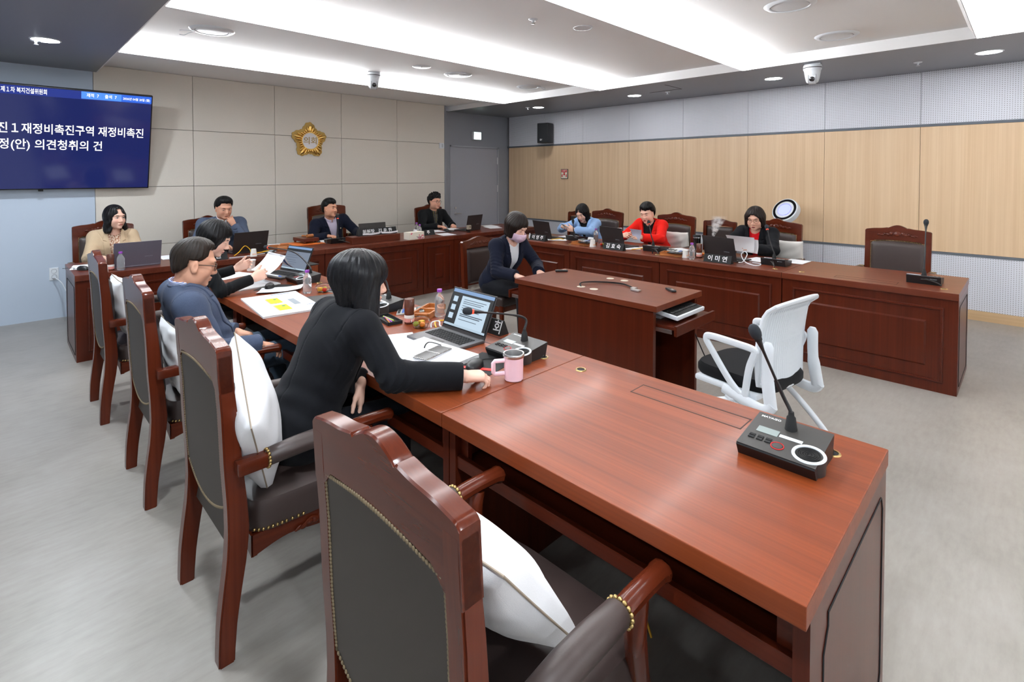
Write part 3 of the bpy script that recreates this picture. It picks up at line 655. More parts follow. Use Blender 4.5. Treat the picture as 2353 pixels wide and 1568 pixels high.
# ---------------------------------------------------------------- white task chair
TC = thing('task_chair', 'white mesh back task chair with black seat beside the centre desk', 'chair', (3.17, 1.15, 0), RAD(80))
def tb(u, v):
    a = 2 * u - 1; z = .47 + .44 * v; hw = .232 + .012 * sin(pi * v) - .012 * v * v
    if v > .9: z += .0
    x = -.215 - .045 * v + .02 * sin(pi * v) - .045 * (max(0, v - .85) / .15) ** 2 + .05 * a * a
    z += .03 * (1 - a * a) * (v > .5) * (v - .5) * 2 - .035 * (1 - a * a) * (1 - v) * (v < .5)
    return V((x, a * hw, z))
m = M()
for k in range(31):
    u = k / 30; m.tube([tb(u, v) for v in np.linspace(.02, .98, 16)], .0042, 5)
m.grid(lambda u, v: tb(u, v) - V((.003, 0, 0)), 24, 16)
mesh_ = m.build('back_mesh', plain('white_ribbed_back', srgb(214, 220, 226), .5), TC)
rim = [tb(u, 0) for u in np.linspace(0, 1, 14)[:-1]] + [tb(1, v) for v in np.linspace(0, 1, 14)[:-1]] + [tb(u, 1) for u in np.linspace(1, 0, 14)[:-1]] + [tb(0, v) for v in np.linspace(1, 0, 14)[:-1]]
M().tube(rim, .011, 8, closed=True, flat=1.3).build('back_frame', 'white_pl', TC)
MAT['seatblack'] = fabric('black_seat_fabric', srgb(20, 20, 22), 500, .2, .9)
M().grid(lambda u, v: (lambda a, q: (.02 + .245 * math.copysign(abs(cos(a)) ** .45, cos(a)) * q[0], .235 * math.copysign(abs(sin(a)) ** .45, sin(a)) * q[0], q[1]))(2 * pi * u, [(0, .42), (.97, .42), (1, .435), (1, .465), (.95, .485), (0, .488)][int(round(v * 5))]), 48, 5, 0, None, True).build('seat', 'seatblack', TC)
for s_ in (-1, 1):
    y = s_ * .262
    fr_ = M().tube(spline([(.02, y, .40), (-.12, y, .37), (-.22, y, .36), (-.26, y * .98, .40)], 5), .022, 10, flat=1.4).build('side_frame', 'white_pl', TC)
    M().tube(spline([(-.250, y * .98, .38), (-.225, y * .95, .55), (-.225, y * .92, .72)], 5), [.021] * 5 + [.018] * 5 + [.010], 10, flat=1.7).build('back_upright', 'white_pl', fr_)
    arm_ = M().tube(spline([(-.11, y, .38), (-.02, y, .45), (.10, y, .60), (.135, y, .655), (.10, y, .675), (-.06, y, .672), (-.155, y, .665), (-.16, y, .64), (-.13, y, .55), (-.105, y, .38)], 6), .014, 8, flat=1.5).build('armrest', 'white_pl', TC)
    lg = M().tube(spline([(-.05, y, .36), (.14, y, .27), (.24, y * 1.02, .12), (.255, y * 1.02, .07)], 6), .017, 10).build('front_leg', 'white_pl', TC)
    M().lathe([(0, -.012), (.028, -.012), (.028, .012), (0, .012)], 18, 0, Matrix.Translation((.24, y * 1.02, .028)) @ Rx(pi / 2)).b2((.235, y * 1.02 - .006, .03), (.262, y * 1.02 + .006, .075), .003).build('caster', 'black', lg)
    lg = M().tube(spline([(.0, y, .37), (-.16, y, .25), (-.285, y * 1.05, .12), (-.31, y * 1.06, .07)], 6), .017, 10).build('rear_leg', 'white_pl', TC)
    M().lathe([(0, -.012), (.028, -.012), (.028, .012), (0, .012)], 18, 0, Matrix.Translation((-.32, y * 1.06, .028)) @ Rx(pi / 2)).b2((-.325, y * 1.06 - .006, .03), (-.30, y * 1.06 + .006, .075), .003).build('caster', 'black', lg)
M().b2((-.17, -.25, .385), (.22, .25, .418), .012).build('seat_pan', 'white_pl', TC)
# ---------------------------------------------------------------- things on the desks
ZT = .7502
def printed(name, page=srgb(240, 241, 243), ink=srgb(150, 154, 165), rows=.011, ax=0):
    t = NT(name); c = t.add('ShaderNodeTexCoord'); sp = t.add('ShaderNodeSeparateXYZ'); t.l(c.outputs['Object'], sp.inputs[0]); u, v = sp.outputs[ax], sp.outputs[1 - ax]
    r = t.math('FRACT', t.math('MULTIPLY', u, 1 / rows)); line = t.math('MULTIPLY', t.math('GREATER_THAN', r, .35), t.math('LESS_THAN', r, .65))
    cb = t.add('ShaderNodeCombineXYZ'); t.l(t.math('MULTIPLY', v, 160), cb.inputs[0]); t.l(t.math('FLOOR', t.math('MULTIPLY', u, 1 / rows)), cb.inputs[1])
    w_ = t.math('GREATER_THAN', t.noise(cb.outputs[0], 1.0, 1), .47); up = t.math('GREATER_THAN', t.add('ShaderNodeNewGeometry').outputs['Normal'], .0) if False else None
    mg = t.math('LESS_THAN', t.math('ABSOLUTE', v), .082); f = t.math('MULTIPLY', t.math('MULTIPLY', line, w_), mg)
    t.base(t.mix(t.math('MULTIPLY', f, .55), page, ink)); t.set(Roughness=.7); return t.m
MAT['print'] = printed('printed_page'); MAT['page_edge'] = plain('page_edges', srgb(222, 222, 222), .8); MAT['greylbl'] = plain('grey_print', srgb(150, 156, 162), .8); MAT['bluep'] = plain('blue_print', srgb(72, 104, 176), .8); MAT['navyp'] = plain('navy_print', srgb(24, 58, 110), .7); MAT['yelp'] = plain('yellow_map', srgb(250, 226, 40), .8); MAT['redp'] = plain('red_edge', srgb(214, 44, 40), .6)
def sheet(label, x, y, rz, w_=.21, h_=.297, n=1, mat='print', z=ZT, name='document', curl=0., group=None, cat='paper', seed=0):
    r = thing(name, label, cat, (x, y, z), rz, group); rnd = random.Random(seed + int(x * 100 + y * 77)); th = .0007 * n + .0006
    def f(u, v): a, b = 2 * u - 1, 2 * v - 1; return (a * h_ / 2, b * w_ / 2, th + curl * (max(0, a) ** 2 * .5 + max(0, -b) ** 2 * .3) + .0006 * sin(9 * a + 4 * b) * min(1, n) * .5 + .0006)
    m = M()
    if n > 3:
        m.b2((-h_ / 2, -w_ / 2, 0), (h_ / 2, w_ / 2, th - .0002), .0005)
        m.build('page_block', 'page_edge', r)
    M().grid(f, 14, 10).grid(lambda u, v: (f(u, 1 - v)[0], f(u, 1 - v)[1], f(u, 1 - v)[2] - .0004), 14, 10).build('top_page', mat, r)
    return r
def mic(label, x, y, rz, tip, bend=None, lit=True, grom=None):
    r = thing('microphone_unit', label, 'microphone', (x, y, ZT), rz, 'conference microphones')
    m = M(); pr = [(-.085, .0), (.085, 0), (.100, .062), (.098, .066), (-.100, .038), (-.102, .034)]
    # wedge body extruded along y
    m.add([(a, -.108, b) for a, b in pr] + [(a, .108, b) for a, b in pr], [tuple(range(6)), tuple(range(6, 12))[::-1]] + [((i + 1) % 6, i, 6 + i, 6 + (i + 1) % 6) for i in range(6)], 0, None, False)
    b_ = m.build('base', 'black', r); T = Matrix.Translation((0, 0, .0525)) @ Ry(-math.atan2(.028, .198))
    M().b2((-.1, -.109, 0), (.1, .109, .0015), .0007, 0, T).build('top_plate', 'dkgrey', b_)
    M().b2((-.012, .02, .0015), (.02, .082, .0028), 0, 0, T).build('display', plain('lcd_grey', srgb(140, 150, 150), .2) if 'lcd' not in MAT else MAT['lcd'], b_)
    M().b2((-.006, -.048, .0015), (.008, .016, .0026), 0, 0, T).build('name_strip', 'white_pl', b_)
    for k in range(3):
        for q in (0, 1): M().box((-.038 - .013 * q, .082 - .024 * k, .003), (.010, .017, .003), .001, 0, T).build('button', 'softblack', b_)
    M().lathe([(0, .004), (.014, .004), (.016, .0015)], 20, 0, T @ Matrix.Translation((-.055, .005, 0))).build('talk_button', 'dkgrey', b_)
    M().lathe([(.0165, .001), (.017, .0035), (.0185, .0035), (.019, .001)], 20, 0, T @ Matrix.Translation((-.055, .005, 0)), True, False).build('button_ring', 'signred', b_)
    sp = M().lathe([(.0, -.055), (.040, -.055), (.045, -.004), (.045, .0015), (0, .0015)], 28, 0, T @ Matrix.Translation((-.045, -.078, 0))).build('speaker', 'dkgrey', r)
    M().lathe([(.036, .0015), (.037, .0045), (.044, .0045), (.0455, .0015)], 32, 0, T @ Matrix.Translation((-.045, -.078, 0)), True, False).build('speaker_ring', 'white_pl', sp)
    g = M()
    for rr_ in (.006, .012, .018, .024, .030): g.tube([(rr_ * cos(a), rr_ * sin(a), .0025) for a in [2 * pi * k / 24 for k in range(24)]], .0012, 4, T=T @ Matrix.Translation((-.045, -.078, 0)), closed=True)
    g.build('speaker_grille', 'softblack', sp)
    text('logo', 'MAYAGO', .014, 'white', b_, (0, 0, 0), T @ Matrix.Translation((.080, .066, .0018)) @ Rz(-pi / 2), .0003, .012)
    text('rear_logo', 'MAYAGO', .010, 'greylbl', b_, (.0975, .062, .045), (RAD(78), 0, pi / 2), .0003, .01)
    st = V((.055, 0, .06)); tp = V(tip); mid = V(bend) if bend else st.lerp(tp, .35) + V((0, 0, .06))
    path = spline([st, st + V((0, 0, .05)), mid, tp], 8); dr = (path[-1] - path[-3]).normalized()
    M().lathe([(.02, 0), (.018, .01), (.013, .045), (.009, .05), (.008, .062), (0, .062)], 16, 0, Matrix.Translation(st - V((0, 0, .006)))).build('stem_socket', 'softblack', r)
    nk_ = M().tube(path, [.0062] * (len(path) - 7) + [.0045] * 4 + [.005, .008, .010], 8).build('gooseneck', 'black', r)
    q = dr.to_track_quat('Z', 'Y').to_matrix().to_4x4(); TT = Matrix.Translation(tp) @ q
    M().lathe([(.0115, -.002), (.012, .004), (.0115, .008)], 18, 0, TT, True, False).lathe([(0, .003), (.0116, .003)], 18, 0, TT, True, False).build('ring_light', 'red' if lit else 'softblack', nk_)
    M().lathe([(.011, .006), (.015, .012), (.0175, .022), (.0178, .034), (.015, .045), (.009, .052), (0, .054)], 20, 0, TT).build('foam_head', 'foam', nk_)
    if grom is not None:
        M().tube(spline([(.07, -.06, .03), (.105, (-.06 + grom[1]) / 2, .04), (grom[0], grom[1], .012), (grom[0], grom[1], -.0)], 6), .0035, 6).tube(spline([(.07, -.05, .03), (.10, (-.04 + grom[1]) / 2, .045), (grom[0] - .006, grom[1], .012), (grom[0] - .006, grom[1], -.0)], 6), .0028, 6).build('cable', 'dkgrey', r)
    return r
MAT['lcd'] = plain('lcd_grey', srgb(142, 152, 150), .2)
mic('microphone unit standing alone on the nearest bare desk', 1.705, .52, 0, (-.02, .075, .345), (.055, .03, .17), False, (.115, -.10))
mic('microphone unit behind the pink mug, head in front of the open laptop screen', 1.745, 1.715, 0, (-.13, .16, .205), (.06, .02, .17), True, (.075, -.105))
mic('microphone unit near the reading woman, neck bending left over her laptop', 1.75, 4.12, 0, (-.05, .92 * .0 + .60, .22), (.05, .30, .20), True)
mic('microphone unit whose head shows just left of the black bob', 1.74, 2.92, 0, (-.10, .36, .20), (.05, .10, .19), True)
mic('microphone unit on the bare right desk before the empty armchair', 5.24, .585, pi, (-.045, -.005, .45), (.03, 0, .25), False, (.095, .105))
mic('microphone unit before the woman in black and red', 5.28, 1.71, pi, (-.02, -.09, .325), (.045, -.03, .18), True, (.18, .04))
mic('microphone unit before the woman in the red jacket', 5.27, 2.98, pi, (-.02, -.095, .29), (.045, -.03, .17), True, (.17, .12))
mic('microphone unit before the woman in light blue, thin black head', 5.40, 4.20, pi, (.09, .01, .23), (.07, 0, .14), False)
mic('microphone unit before the chairman on the wide back desk', 3.05, 6.20, -pi / 2, (.0, .03, .30), (.04, .01, .17), True, (.30, .06))
mic('microphone unit before the man in the grey blue suit', 1.70, 6.28, -pi / 2, (-.02, .10, .26), (.04, .05, .16), True)
def nameplate(label, x, y, rz, txt, L=.27, h_=.075, two=False, size=.06):
    r = thing('nameplate', label, 'nameplate', (x, y, ZT), rz, 'desk nameplates'); d = .035
    m = M().prism([(-d, 0), (d, 0), (.004, h_), (-.004, h_)], -L / 2, L / 2, 0, Rx(pi / 2)); m.build('block', 'softblack', r)
    a = math.atan2(h_, d - .004)
    text('lettering', txt, size, 'white', r, (d / 2 + .0035, 0, h_ / 2), (a, 0, pi / 2), .0006, .012)
    return r
nameplate('black nameplate before the woman in the light blue jacket', 5.03, 4.54, pi, '이 영 주')
nameplate('black nameplate before the woman in the red jacket', 5.02, 3.365, pi, '김 효 숙')
nameplate('black nameplate before the woman in black and red', 5.00, 2.15, pi, '이 미 연')
nameplate('black nameplate behind the open laptop, one Korean syllable showing', 1.925, 2.12, pi, '회', two=True, size=.075).children[1].location = (.02, .105, .036)
nameplate('short black nameplate on the back desk behind the reading woman', 1.555, 5.79, -pi / 2, '위 원', .24)
nameplate('black nameplate half hidden behind the tissue box', 4.33, 6.05, -pi / 2, '○ 주'.replace('○', '  '), .26)
r = thing('nameplate_stand', 'long reddish wooden box stand on the central back desk', 'stand', (3.44, 5.95, ZT), 0); M().b2((-.34, -.09, 0), (.34, .09, .085), .003).build('box', 'top_x', r)
r = nameplate('long black chairman nameplate on the wooden box stand', 3.50, 5.97, -pi / 2, '위원장   김 운 한', .56, .085, size=.062); r.location.z = ZT + .085
for x, lb in ((3.38, 'left curled white paper strip under the chairman nameplate'), (3.65, 'right curled white paper strip under the chairman nameplate')):
    r = thing('paper_strip', lb, 'paper', (x, 5.90, ZT + .085)); M().grid(lambda u, v: ((u - .5) * .24, .004 * sin(u * 7), .008 + v * .022 + .016 * abs(u - .5)), 12, 2).build('strip', 'paper', r)
def laptop(label, x, y, rz, tilt=18, mat='laptop', on=None, w_=.355, d_=.235, h_=.232):
    r = thing('laptop', label, 'laptop', (x, y, ZT), rz, 'open laptops')
    b_ = M().b2((-d_ / 2, -w_ / 2, 0), (d_ / 2, w_ / 2, .015), .004).build('base', 'lapgrey' if on else mat, r)
    k = M()
    for i in range(5):
        for j in range(15): k.box((.07 - .021 * i, -w_ / 2 + .03 + (w_ - .06) * (j + .5) / 15, .0162), (.0165, (w_ - .06) / 15 - .004, .0025), .0008)
    k.build('keyboard', 'softblack', b_); M().box((-.072, 0, .0153), (.06, .10, .0008)).build('touchpad', 'laptop_b' if on else mat, b_)
    T = Matrix.Translation((d_ / 2 - .006, 0, .012)) @ Ry(RAD(tilt))
    ld = M().b2((0, -w_ / 2, 0), (.0055, w_ / 2, h_), .003, 0, T).build('lid', mat, r)
    M().tube([T @ V((0, -w_ / 2 + .03, 0)), T @ V((0, w_ / 2 - .03, 0))], .005, 8).build('hinge', 'softblack', ld)
    sc_ = M().b2((-.0015, -w_ / 2 + .006, .018), (0, w_ / 2 - .006, h_ - .006), 0, 0, T).build('screen', 'black' if not on else plain('screen_bezel', srgb(14, 14, 16), .2), ld)
    def pn(y0, y1, z0, z1, mt, nm='window', dx=0): M().b2((-.0022 - dx, -w_ / 2 + w_ * (1 - y1), h_ * z0), (-.0016 - dx, -w_ / 2 + w_ * (1 - y0), h_ * z1), 0, 0, T).build(nm, mt, sc_)
    if on:
        pn(.03, .97, .10, .965, MAT['ls_dark'], 'display')
        pn(.03, .97, .885, .965, MAT['ls_blue'], 'title_bar', .0005); pn(.03, .97, .10, .15, MAT['ls_light'], 'task_bar', .0005)
        if on == 1:
            pn(.27, .90, .15, .83, MAT['ls_page'], 'page', .0005)
            for q, z in enumerate((.75, .70, .66, .60, .55, .50, .40, .36, .28)): pn(.33, .84 - .05 * (q % 3), z, z + .014 + .008 * (q in (6, 7)), MAT['ls_ink'], 'text_line', .001)
            for z in (.66, .46, .26): pn(.08, .18, z, z + .13, MAT['ls_page'], 'thumbnail', .0005)
        else:
            pn(.03, .97, .15, .78, MAT['ls_grey'], 'page', .0005)
            for q, z in enumerate((.70, .62, .54, .44, .36, .28)): pn(.10, .55 - .06 * (q % 2), z, z + .012, MAT['ls_ink'], 'text_line', .001)
    else: text('logo', 'SAMSUNG', .014, 'greylbl', ld, tuple(T @ V((.0058, .085, h_ * .36))), (pi / 2 + RAD(tilt), 0, pi / 2), .0002, .0)
    return r
MAT['ls_dark'] = emit('display_dark', srgb(20, 22, 24), .8); MAT['ls_blue'] = emit('display_blue', srgb(120, 150, 190), .8); MAT['ls_light'] = emit('display_pale', srgb(170, 190, 205), .8); MAT['ls_page'] = emit('display_page', srgb(178, 198, 214), .85); MAT['ls_ink'] = emit('display_ink', srgb(80, 92, 106), .6); MAT['ls_grey'] = emit('display_grey', srgb(112, 122, 138), .8)
laptop('open laptop with a lit document screen before the woman in the black blazer', 1.645, 2.135, 0, 24, 'laptop_b', 1)
laptop('open laptop with a dim list on screen before the reading woman', 1.72, 4.52, RAD(12), 24, 'laptop_b', 2)
laptop('grey open laptop before the woman in beige, lid toward the room', .94, 6.02, -pi / 2 + RAD(2), 14, 'laptop', w_=.37)
laptop('dark open laptop before the man in the grey blue suit', 1.98, 6.20, -pi / 2 + RAD(6), 16, 'laptop_b', w_=.37)
laptop('dark laptop behind the small webcam, before the man in plaid', 5.20, 6.18, -pi / 2 + RAD(10), 12, 'laptop_b')
laptop('dark laptop beside the light blue jacket, lid toward the room', 5.34, 4.60, pi - RAD(12), 14, 'laptop_b', w_=.37)
laptop('dark laptop beside the sheet of the woman in red', 5.33, 3.48, pi - RAD(12), 14, 'laptop_b', w_=.37)
laptop('dark laptop before the woman in black and red, below the steam', 5.28, 2.17, pi - RAD(14), 14, 'laptop_b', w_=.37)
r = thing('monitor', 'low dark monitor behind the chairman nameplate', 'monitor', (3.66, 6.34, ZT)); M().b2((-.20, -.012, .04), (.20, .012, .20), .004, 0, Rx(RAD(-8))).build('panel', 'dkgrey', r); M().b2((-.08, -.05, 0), (.08, .06, .012), .004).b2((-.02, -.01, .01), (.02, .01, .06)).build('foot', 'black', r)
# bottles, cups, tumblers
def bottle(label, x, y, drink=False):
    r = thing('water_bottle', label, 'bottle', (x, y, ZT), 0, 'small water bottles')
    pf = [(0, .004), (.024, 0), (.030, .006), (.030, .02)] + [(.030 - .0015 * (k % 2), .026 + .008 * k) for k in range(9)] + [(.030, .10), (.027, .118), (.017, .136), (.0125, .142), (.0125, .152)]
    M().lathe(pf + [(0, .152)], 24).build('bottle_body', 'clear', r)
    M().lathe([(0, .168), (.0145, .168), (.0155, .166), (.0155, .152), (.013, .150)], 24).build('cap', 'purple', r)
    if drink: M().lathe([(0, .006), (.027, .006), (.027, .085), (0, .085)], 20).build('drink', 'brownglass', r)
bottle('purple capped water bottle before the grey laptop of the woman in beige', .80, 5.77); bottle('purple capped water bottle at the yellow printed maps', 1.60, 3.70); bottle('purple capped bottle behind the tissue box, left one', 4.30, 6.24); bottle('purple capped bottle touching the tissue box, right one', 4.17, 5.98); bottle('purple capped water bottle beside the nameplate of the woman in black', 5.00, 2.42); bottle('bottle with brown drink beside the light blue sleeve', 5.45, 3.93, True)
bottle('water bottle half hidden behind the lit laptop screen', 1.90, 2.52)
MAT['cuppr'] = plain('cup_paper', srgb(238, 234, 228), .7); MAT['cupor'] = plain('cup_orange_print', srgb(240, 190, 160), .7)
def cup(label, x, y, up=False, s_=1.):
    r = thing('paper_cup', label, 'cup', (x, y, ZT), 0, 'paper cups')
    pf = [(.034, 0), (.0335, .004), (.024, .076), (0, .076)] if not up else [(0, .003), (.026, .0), (.036, .08), (.038, .082), (.036, .083), (.0345, .08), (.025, .006), (0, .006)]
    m = M().lathe([(a * s_, b * s_) for a, b in pf], 24); m.build('cup', 'cuppr', r)
    if not up: M().grid(lambda u, v: ((.0322 - .0095 * v) * s_ * cos(-2.4 + 1.4 * u + .5 * v) * 1.012, (.0322 - .0095 * v) * s_ * sin(-2.4 + 1.4 * u + .5 * v) * 1.012, (.018 + .045 * v) * s_), 6, 4).build('print', 'cupor', r)
    else: M().lathe([(.0350 * s_, .081 * s_), (.0375 * s_, .084 * s_), (.0385 * s_, .081 * s_)], 24, 0, None, True, False).build('rim', 'white_pl', r)
cup('upturned paper cup beside the brown tumbler at the woman in beige', .68, 5.79); cup('upturned paper cup on the back desk by the yellow cable', 1.93, 5.78); cup('upright white cup between the reading woman and the back desk', 1.62, 4.93, True, 1.15); cup('upturned paper cup at the fruit cup on the right row', 5.04, 3.68, s_=1.1); cup('upturned paper cup beside the right row water bottle', 5.06, 2.52)
def tumbler(label, x, y, s_=1.):
    r = thing('brown_tumbler', label, 'tumbler', (x, y, ZT), 0, 'brown lidded tumblers')
    M().lathe([(0, 0), (.026, 0), (.028, .003), (.028, .098), (.025, .10)], 24).build('body', 'brownglass', r); M().lathe([(.0292, .098), (.0292, .140), (.027, .143), (0, .143)], 24, 0, None, True).build('lid', plain('tumbler_brown', srgb(92, 52, 40), .25) if 'tb' not in MAT else MAT['tb'], r)
    M().lathe([(.0286, .034), (.0286, .052)], 24, 0, None, True, False).build('label_band', 'cuppr', r); M().lathe([(.0287, .012), (.0287, .034)], 24, 0, None, True, False).build('pink_band', plain('tumbler_pink', srgb(224, 150, 140), .4) if 'tp' not in MAT else MAT['tp'], r)
MAT['tb'] = plain('tumbler_brown', srgb(92, 52, 40), .25); MAT['tp'] = plain('tumbler_pink', srgb(224, 150, 140), .4)
tumbler('brown tumbler left of the grey laptop at the woman in beige', .735, 5.84); tumbler('brown tumbler beside the calculator near the black blazer', 1.69, 2.53); tumbler('brown tumbler behind the right row water bottle', 5.16, 2.42)
r = thing('thermos', 'glossy black thermos tumbler behind the right row water bottle', 'tumbler', (5.66, 2.68, ZT)); M().lathe([(0, 0), (.035, 0), (.038, .01), (.042, .14)], 24).build('body', plain('gloss_black', (.006, .006, .007, 1), .08), r); M().lathe([(.043, .14), (.0435, .165), (.04, .17), (0, .17)], 24).build('lid', 'softblack', r); M().lathe([(.0436, .138), (.0442, .143), (.0436, .148)], 24, 0, None, True, False).build('steel_rim', 'chrome', r)
r = thing('pink_mug', 'pale pink mug with a steel rim beside the reaching hand', 'mug', (1.535, 1.525, ZT))
M().lathe([(0, 0), (.036, 0), (.040, .004), (.041, .085), (.0425, .096)], 36, 0, None, True, False).build('body', 'pink', r); M().lathe([(.0425, .096), (.0455, .100), (.0455, .110), (.0435, .113), (.039, .112), (.037, .10), (.036, .02), (0, .018)], 36, 0, None, True, False).build('steel_rim', 'steel', r)
M().tube([V((0, .0, 0)) + p for p in [V((-.036, .018, .084)), V((-.070, .042, .083)), V((-.075, .045, .076)), V((-.075, .045, .036)), V((-.070, .042, .029)), V((-.036, .018, .030))]], .0078, 10, flat=1.2).build('handle', 'pink', r)
# trays, calculators, phones, fruit
def org_tray(label, x, y, rz, w_=.26, d_=.12):
    r = thing('desk_organizer', label, 'tray', (x, y, ZT), rz, 'orange wooden desk organizers'); m = M().b2((-d_ / 2, -w_ / 2, 0), (d_ / 2, w_ / 2, .012), .002)
    for a, b in (((-d_ / 2, -w_ / 2, .012), (-d_ / 2 + .012, w_ / 2, .034)), ((d_ / 2 - .012, -w_ / 2, .012), (d_ / 2, w_ / 2, .034)), ((-d_ / 2, -w_ / 2, .012), (d_ / 2, -w_ / 2 + .012, .034)), ((-d_ / 2, w_ / 2 - .012, .012), (d_ / 2, w_ / 2, .034)), ((-d_ / 2, -.006, .012), (d_ / 2, .006, .034))): m.b2(a, b, .001)
    m.build('tray_body', 'tray', r)
org_tray('orange wooden organizer beyond the calculator at the front row', 1.89, 2.62, RAD(-60)); org_tray('orange wooden organizer between the light blue and red jackets', 5.10, 3.86, 0, .30, .13); org_tray('orange wooden organizer between the red jacket and the water bottle', 5.10, 2.66, RAD(8), .28, .14); org_tray('orange wooden organizer left of the chairman gavel block', 2.36, 6.22, RAD(80), .24, .12)
MAT['calcgrey'] = plain('calculator_grey', srgb(176, 176, 172), .5)
def calc(label, x, y, z, rz, s_=1.):
    r = thing('calculator', label, 'calculator', (x, y, z), rz, 'desk calculators'); T = Ry(RAD(-6))
    M().box((0, 0, .010), (.17 * s_, .105 * s_, .012), .004, 0, T).build('body', 'calcgrey', r); M().box((.055 * s_, 0, .0185), (.045 * s_, .09 * s_, .005), .001, 0, T).build('head', 'dkgrey', r); M().box((.054 * s_, 0, .0212), (.022 * s_, .07 * s_, .001), 0, 0, T).build('display', 'lcd', r)
    for i in range(4):
        k = M()
        for j in range(5): k.box(((-.07 + .026 * i) * s_, (-.038 + .019 * j) * s_, .0175), (.017 * s_, .013 * s_, .004), .0012, 0, T)
        k.build('keys', 'bluep' if i == 1 else ('white_pl' if i == 2 else 'dkgrey'), r)
calc('calculator behind the brown tumbler near the black blazer', 1.83, 2.72, ZT, RAD(-38)); calc('calculator lying on the organizer right of the red jacket', 5.13, 2.66, ZT + .035, RAD(100)); calc('calculator beside the fruit cup at the yellow maps', 1.80, 3.62, ZT, RAD(20), .9); calc('calculator on the organizer at the light blue jacket', 5.14, 3.87, ZT + .035, RAD(80), .9)
def phone(label, x, y, z, rz, fold=False, mat='black', L=.155, w_=.074):
    r = thing('phone', label, 'phone', (x, y, z), rz); M().box((0, 0, .0045), (L, w_, .009), .004).build('body', 'chrome' if fold else mat, r); M().box((0, 0, .0093), (L - .006, w_ - .006, .0008), .0003).build('glass', plain('phone_glass_' + str(int(x * 100)), (.012, .011, .011, 1), .12), r)
    if fold: M().box((0, 0, .0098), (.004, w_ - .004, .001)).build('fold_hinge', 'steel', r)
    return r
phone('flip phone opened flat on the white document stack', 1.445, 1.97, ZT + .019, RAD(14), True, L=.185, w_=.085)
r = thing('phone_ring', 'small black phone strap loop beside the flip phone', 'strap', (1.49, 2.06, ZT + .02)); M().tube(spline([(-.03, 0, .002), (-.02, .0, .018), (0, 0, .024), (.03, -.01, .014), (.05, -.03, .004)]), .0045, 8, flat=.5).build('loop', 'softblack', r)
phone('black phone on the organizer of the woman in red', 5.04, 3.80, ZT + .035, RAD(82)); phone('black phone on the organizer beside the right row paper cup', 5.04, 2.62, ZT + .035, RAD(95))
MAT['fr_y'] = plain('mango_yellow', srgb(250, 205, 60), .4); MAT['fr_g'] = plain('grape_green', srgb(160, 180, 60), .3); MAT['fr_r'] = plain('tomato_red', srgb(216, 52, 28), .25); MAT['fr_o'] = plain('orange_segment', srgb(240, 140, 40), .4)
def fruit(label, x, y, what):
    r = thing('fruit_cup', label, 'fruit cup', (x, y, ZT), 0, 'clear fruit cups')
    pf = [(0, .002), (.040, .002), (.050, .03), (.056, .034), (.052, .045), (.035, .058), (0, .062)]
    M().lathe(pf, 28).lathe([(max(0, a - .0015), b + (.0012 if b < .02 else -.0012)) for a, b in pf][::-1], 28).build('clear_shell', 'thin', r)
    pos = [(-.02, .016), (.018, .014), (-.002, -.022)]
    for (dx, dy), (k, nm) in zip(pos, what):
        q = M()
        if k == 'fr_y': q.box((0, 0, 0), (.032, .028, .026), .005)
        else: q.ell((0, 0, 0), (.017, .015, .015), 14)
        tag(q.build('fruit_piece', k, None, (x + dx, y + dy, ZT + .020)), nm + ', in the ' + label.split(',')[0], 'fruit', 'fruit in the clear cups')
fruit('fruit cup at the black blazer, next to the brown tumbler', 1.69, 2.42, [('fr_g', 'green grape'), ('fr_y', 'yellow mango cube'), ('fr_o', 'orange fruit piece')]); fruit('fruit cup at the yellow maps, half behind the black bob', 1.70, 3.655, [('fr_y', 'yellow mango cube'), ('fr_g', 'green grape'), ('fr_r', 'red tomato')]); fruit('fruit cup on the right row, next to the upturned cup', 5.17, 3.62, [('fr_r', 'red tomato'), ('fr_g', 'green grape'), ('fr_o', 'orange fruit piece')]); fruit('fruit cup in front of the thermos, left of the third nameplate', 5.27, 2.42, [('fr_r', 'red tomato'), ('fr_o', 'orange fruit piece'), ('fr_g', 'green grape')])
def mouse(label, x, y, rz):
    r = thing('computer_mouse', label, 'mouse', (x, y, ZT + .0015), rz, 'computer mice'); M().grid(lambda u, v: (.058 * cos(2 * pi * u) * sin(v * pi / 2) ** .7, .034 * sin(2 * pi * u) * sin(v * pi / 2) ** .7, .036 * cos(v * pi / 2) ** .8), 24, 10, closed_u=True).build('shell', 'black', r); M().tube([(.022, 0, .033), (.038, 0, .029)], .004, 8).build('wheel', 'dkgrey', r)
    M().tube(spline([(.055, 0, .01), (.10, .01, .004), (.15, -.03, .004), (.22, .02, .004)]), .0018, 5).build('cord', 'softblack', r)
def pad(label, x, y, rz, w_=.2, d_=.22): r = tag(M().b2((-d_ / 2, -w_ / 2, 0), (d_ / 2, w_ / 2, .0018), .0006).build('mouse_pad', 'softblack', None, (x, y, ZT - .0002), (0, 0, rz)), label, 'mouse pad', 'black mouse pads')
pad('black mouse pad under the hand next to the pink mug', 1.575, 1.745, RAD(12)); mouse('black mouse between the reaching hand and the document stack', 1.50, 1.735, RAD(20)); mouse('black mouse between the two printed document piles', 1.47, 4.07, RAD(60)); pad('black mouse pad beyond the yellow maps', 1.50, 4.06, RAD(40))
mouse('black mouse at the left end of the back desk', .56, 6.03, RAD(120)); mouse('black mouse beside the dark laptop of the man in plaid', 4.86, 6.27, RAD(-100)); pad('black mouse pad on the back desk by the webcam', 4.85, 6.24, RAD(-80), .2, .24); mouse('black mouse between gavel block and chairman microphone', 2.87, 6.33, RAD(-90))
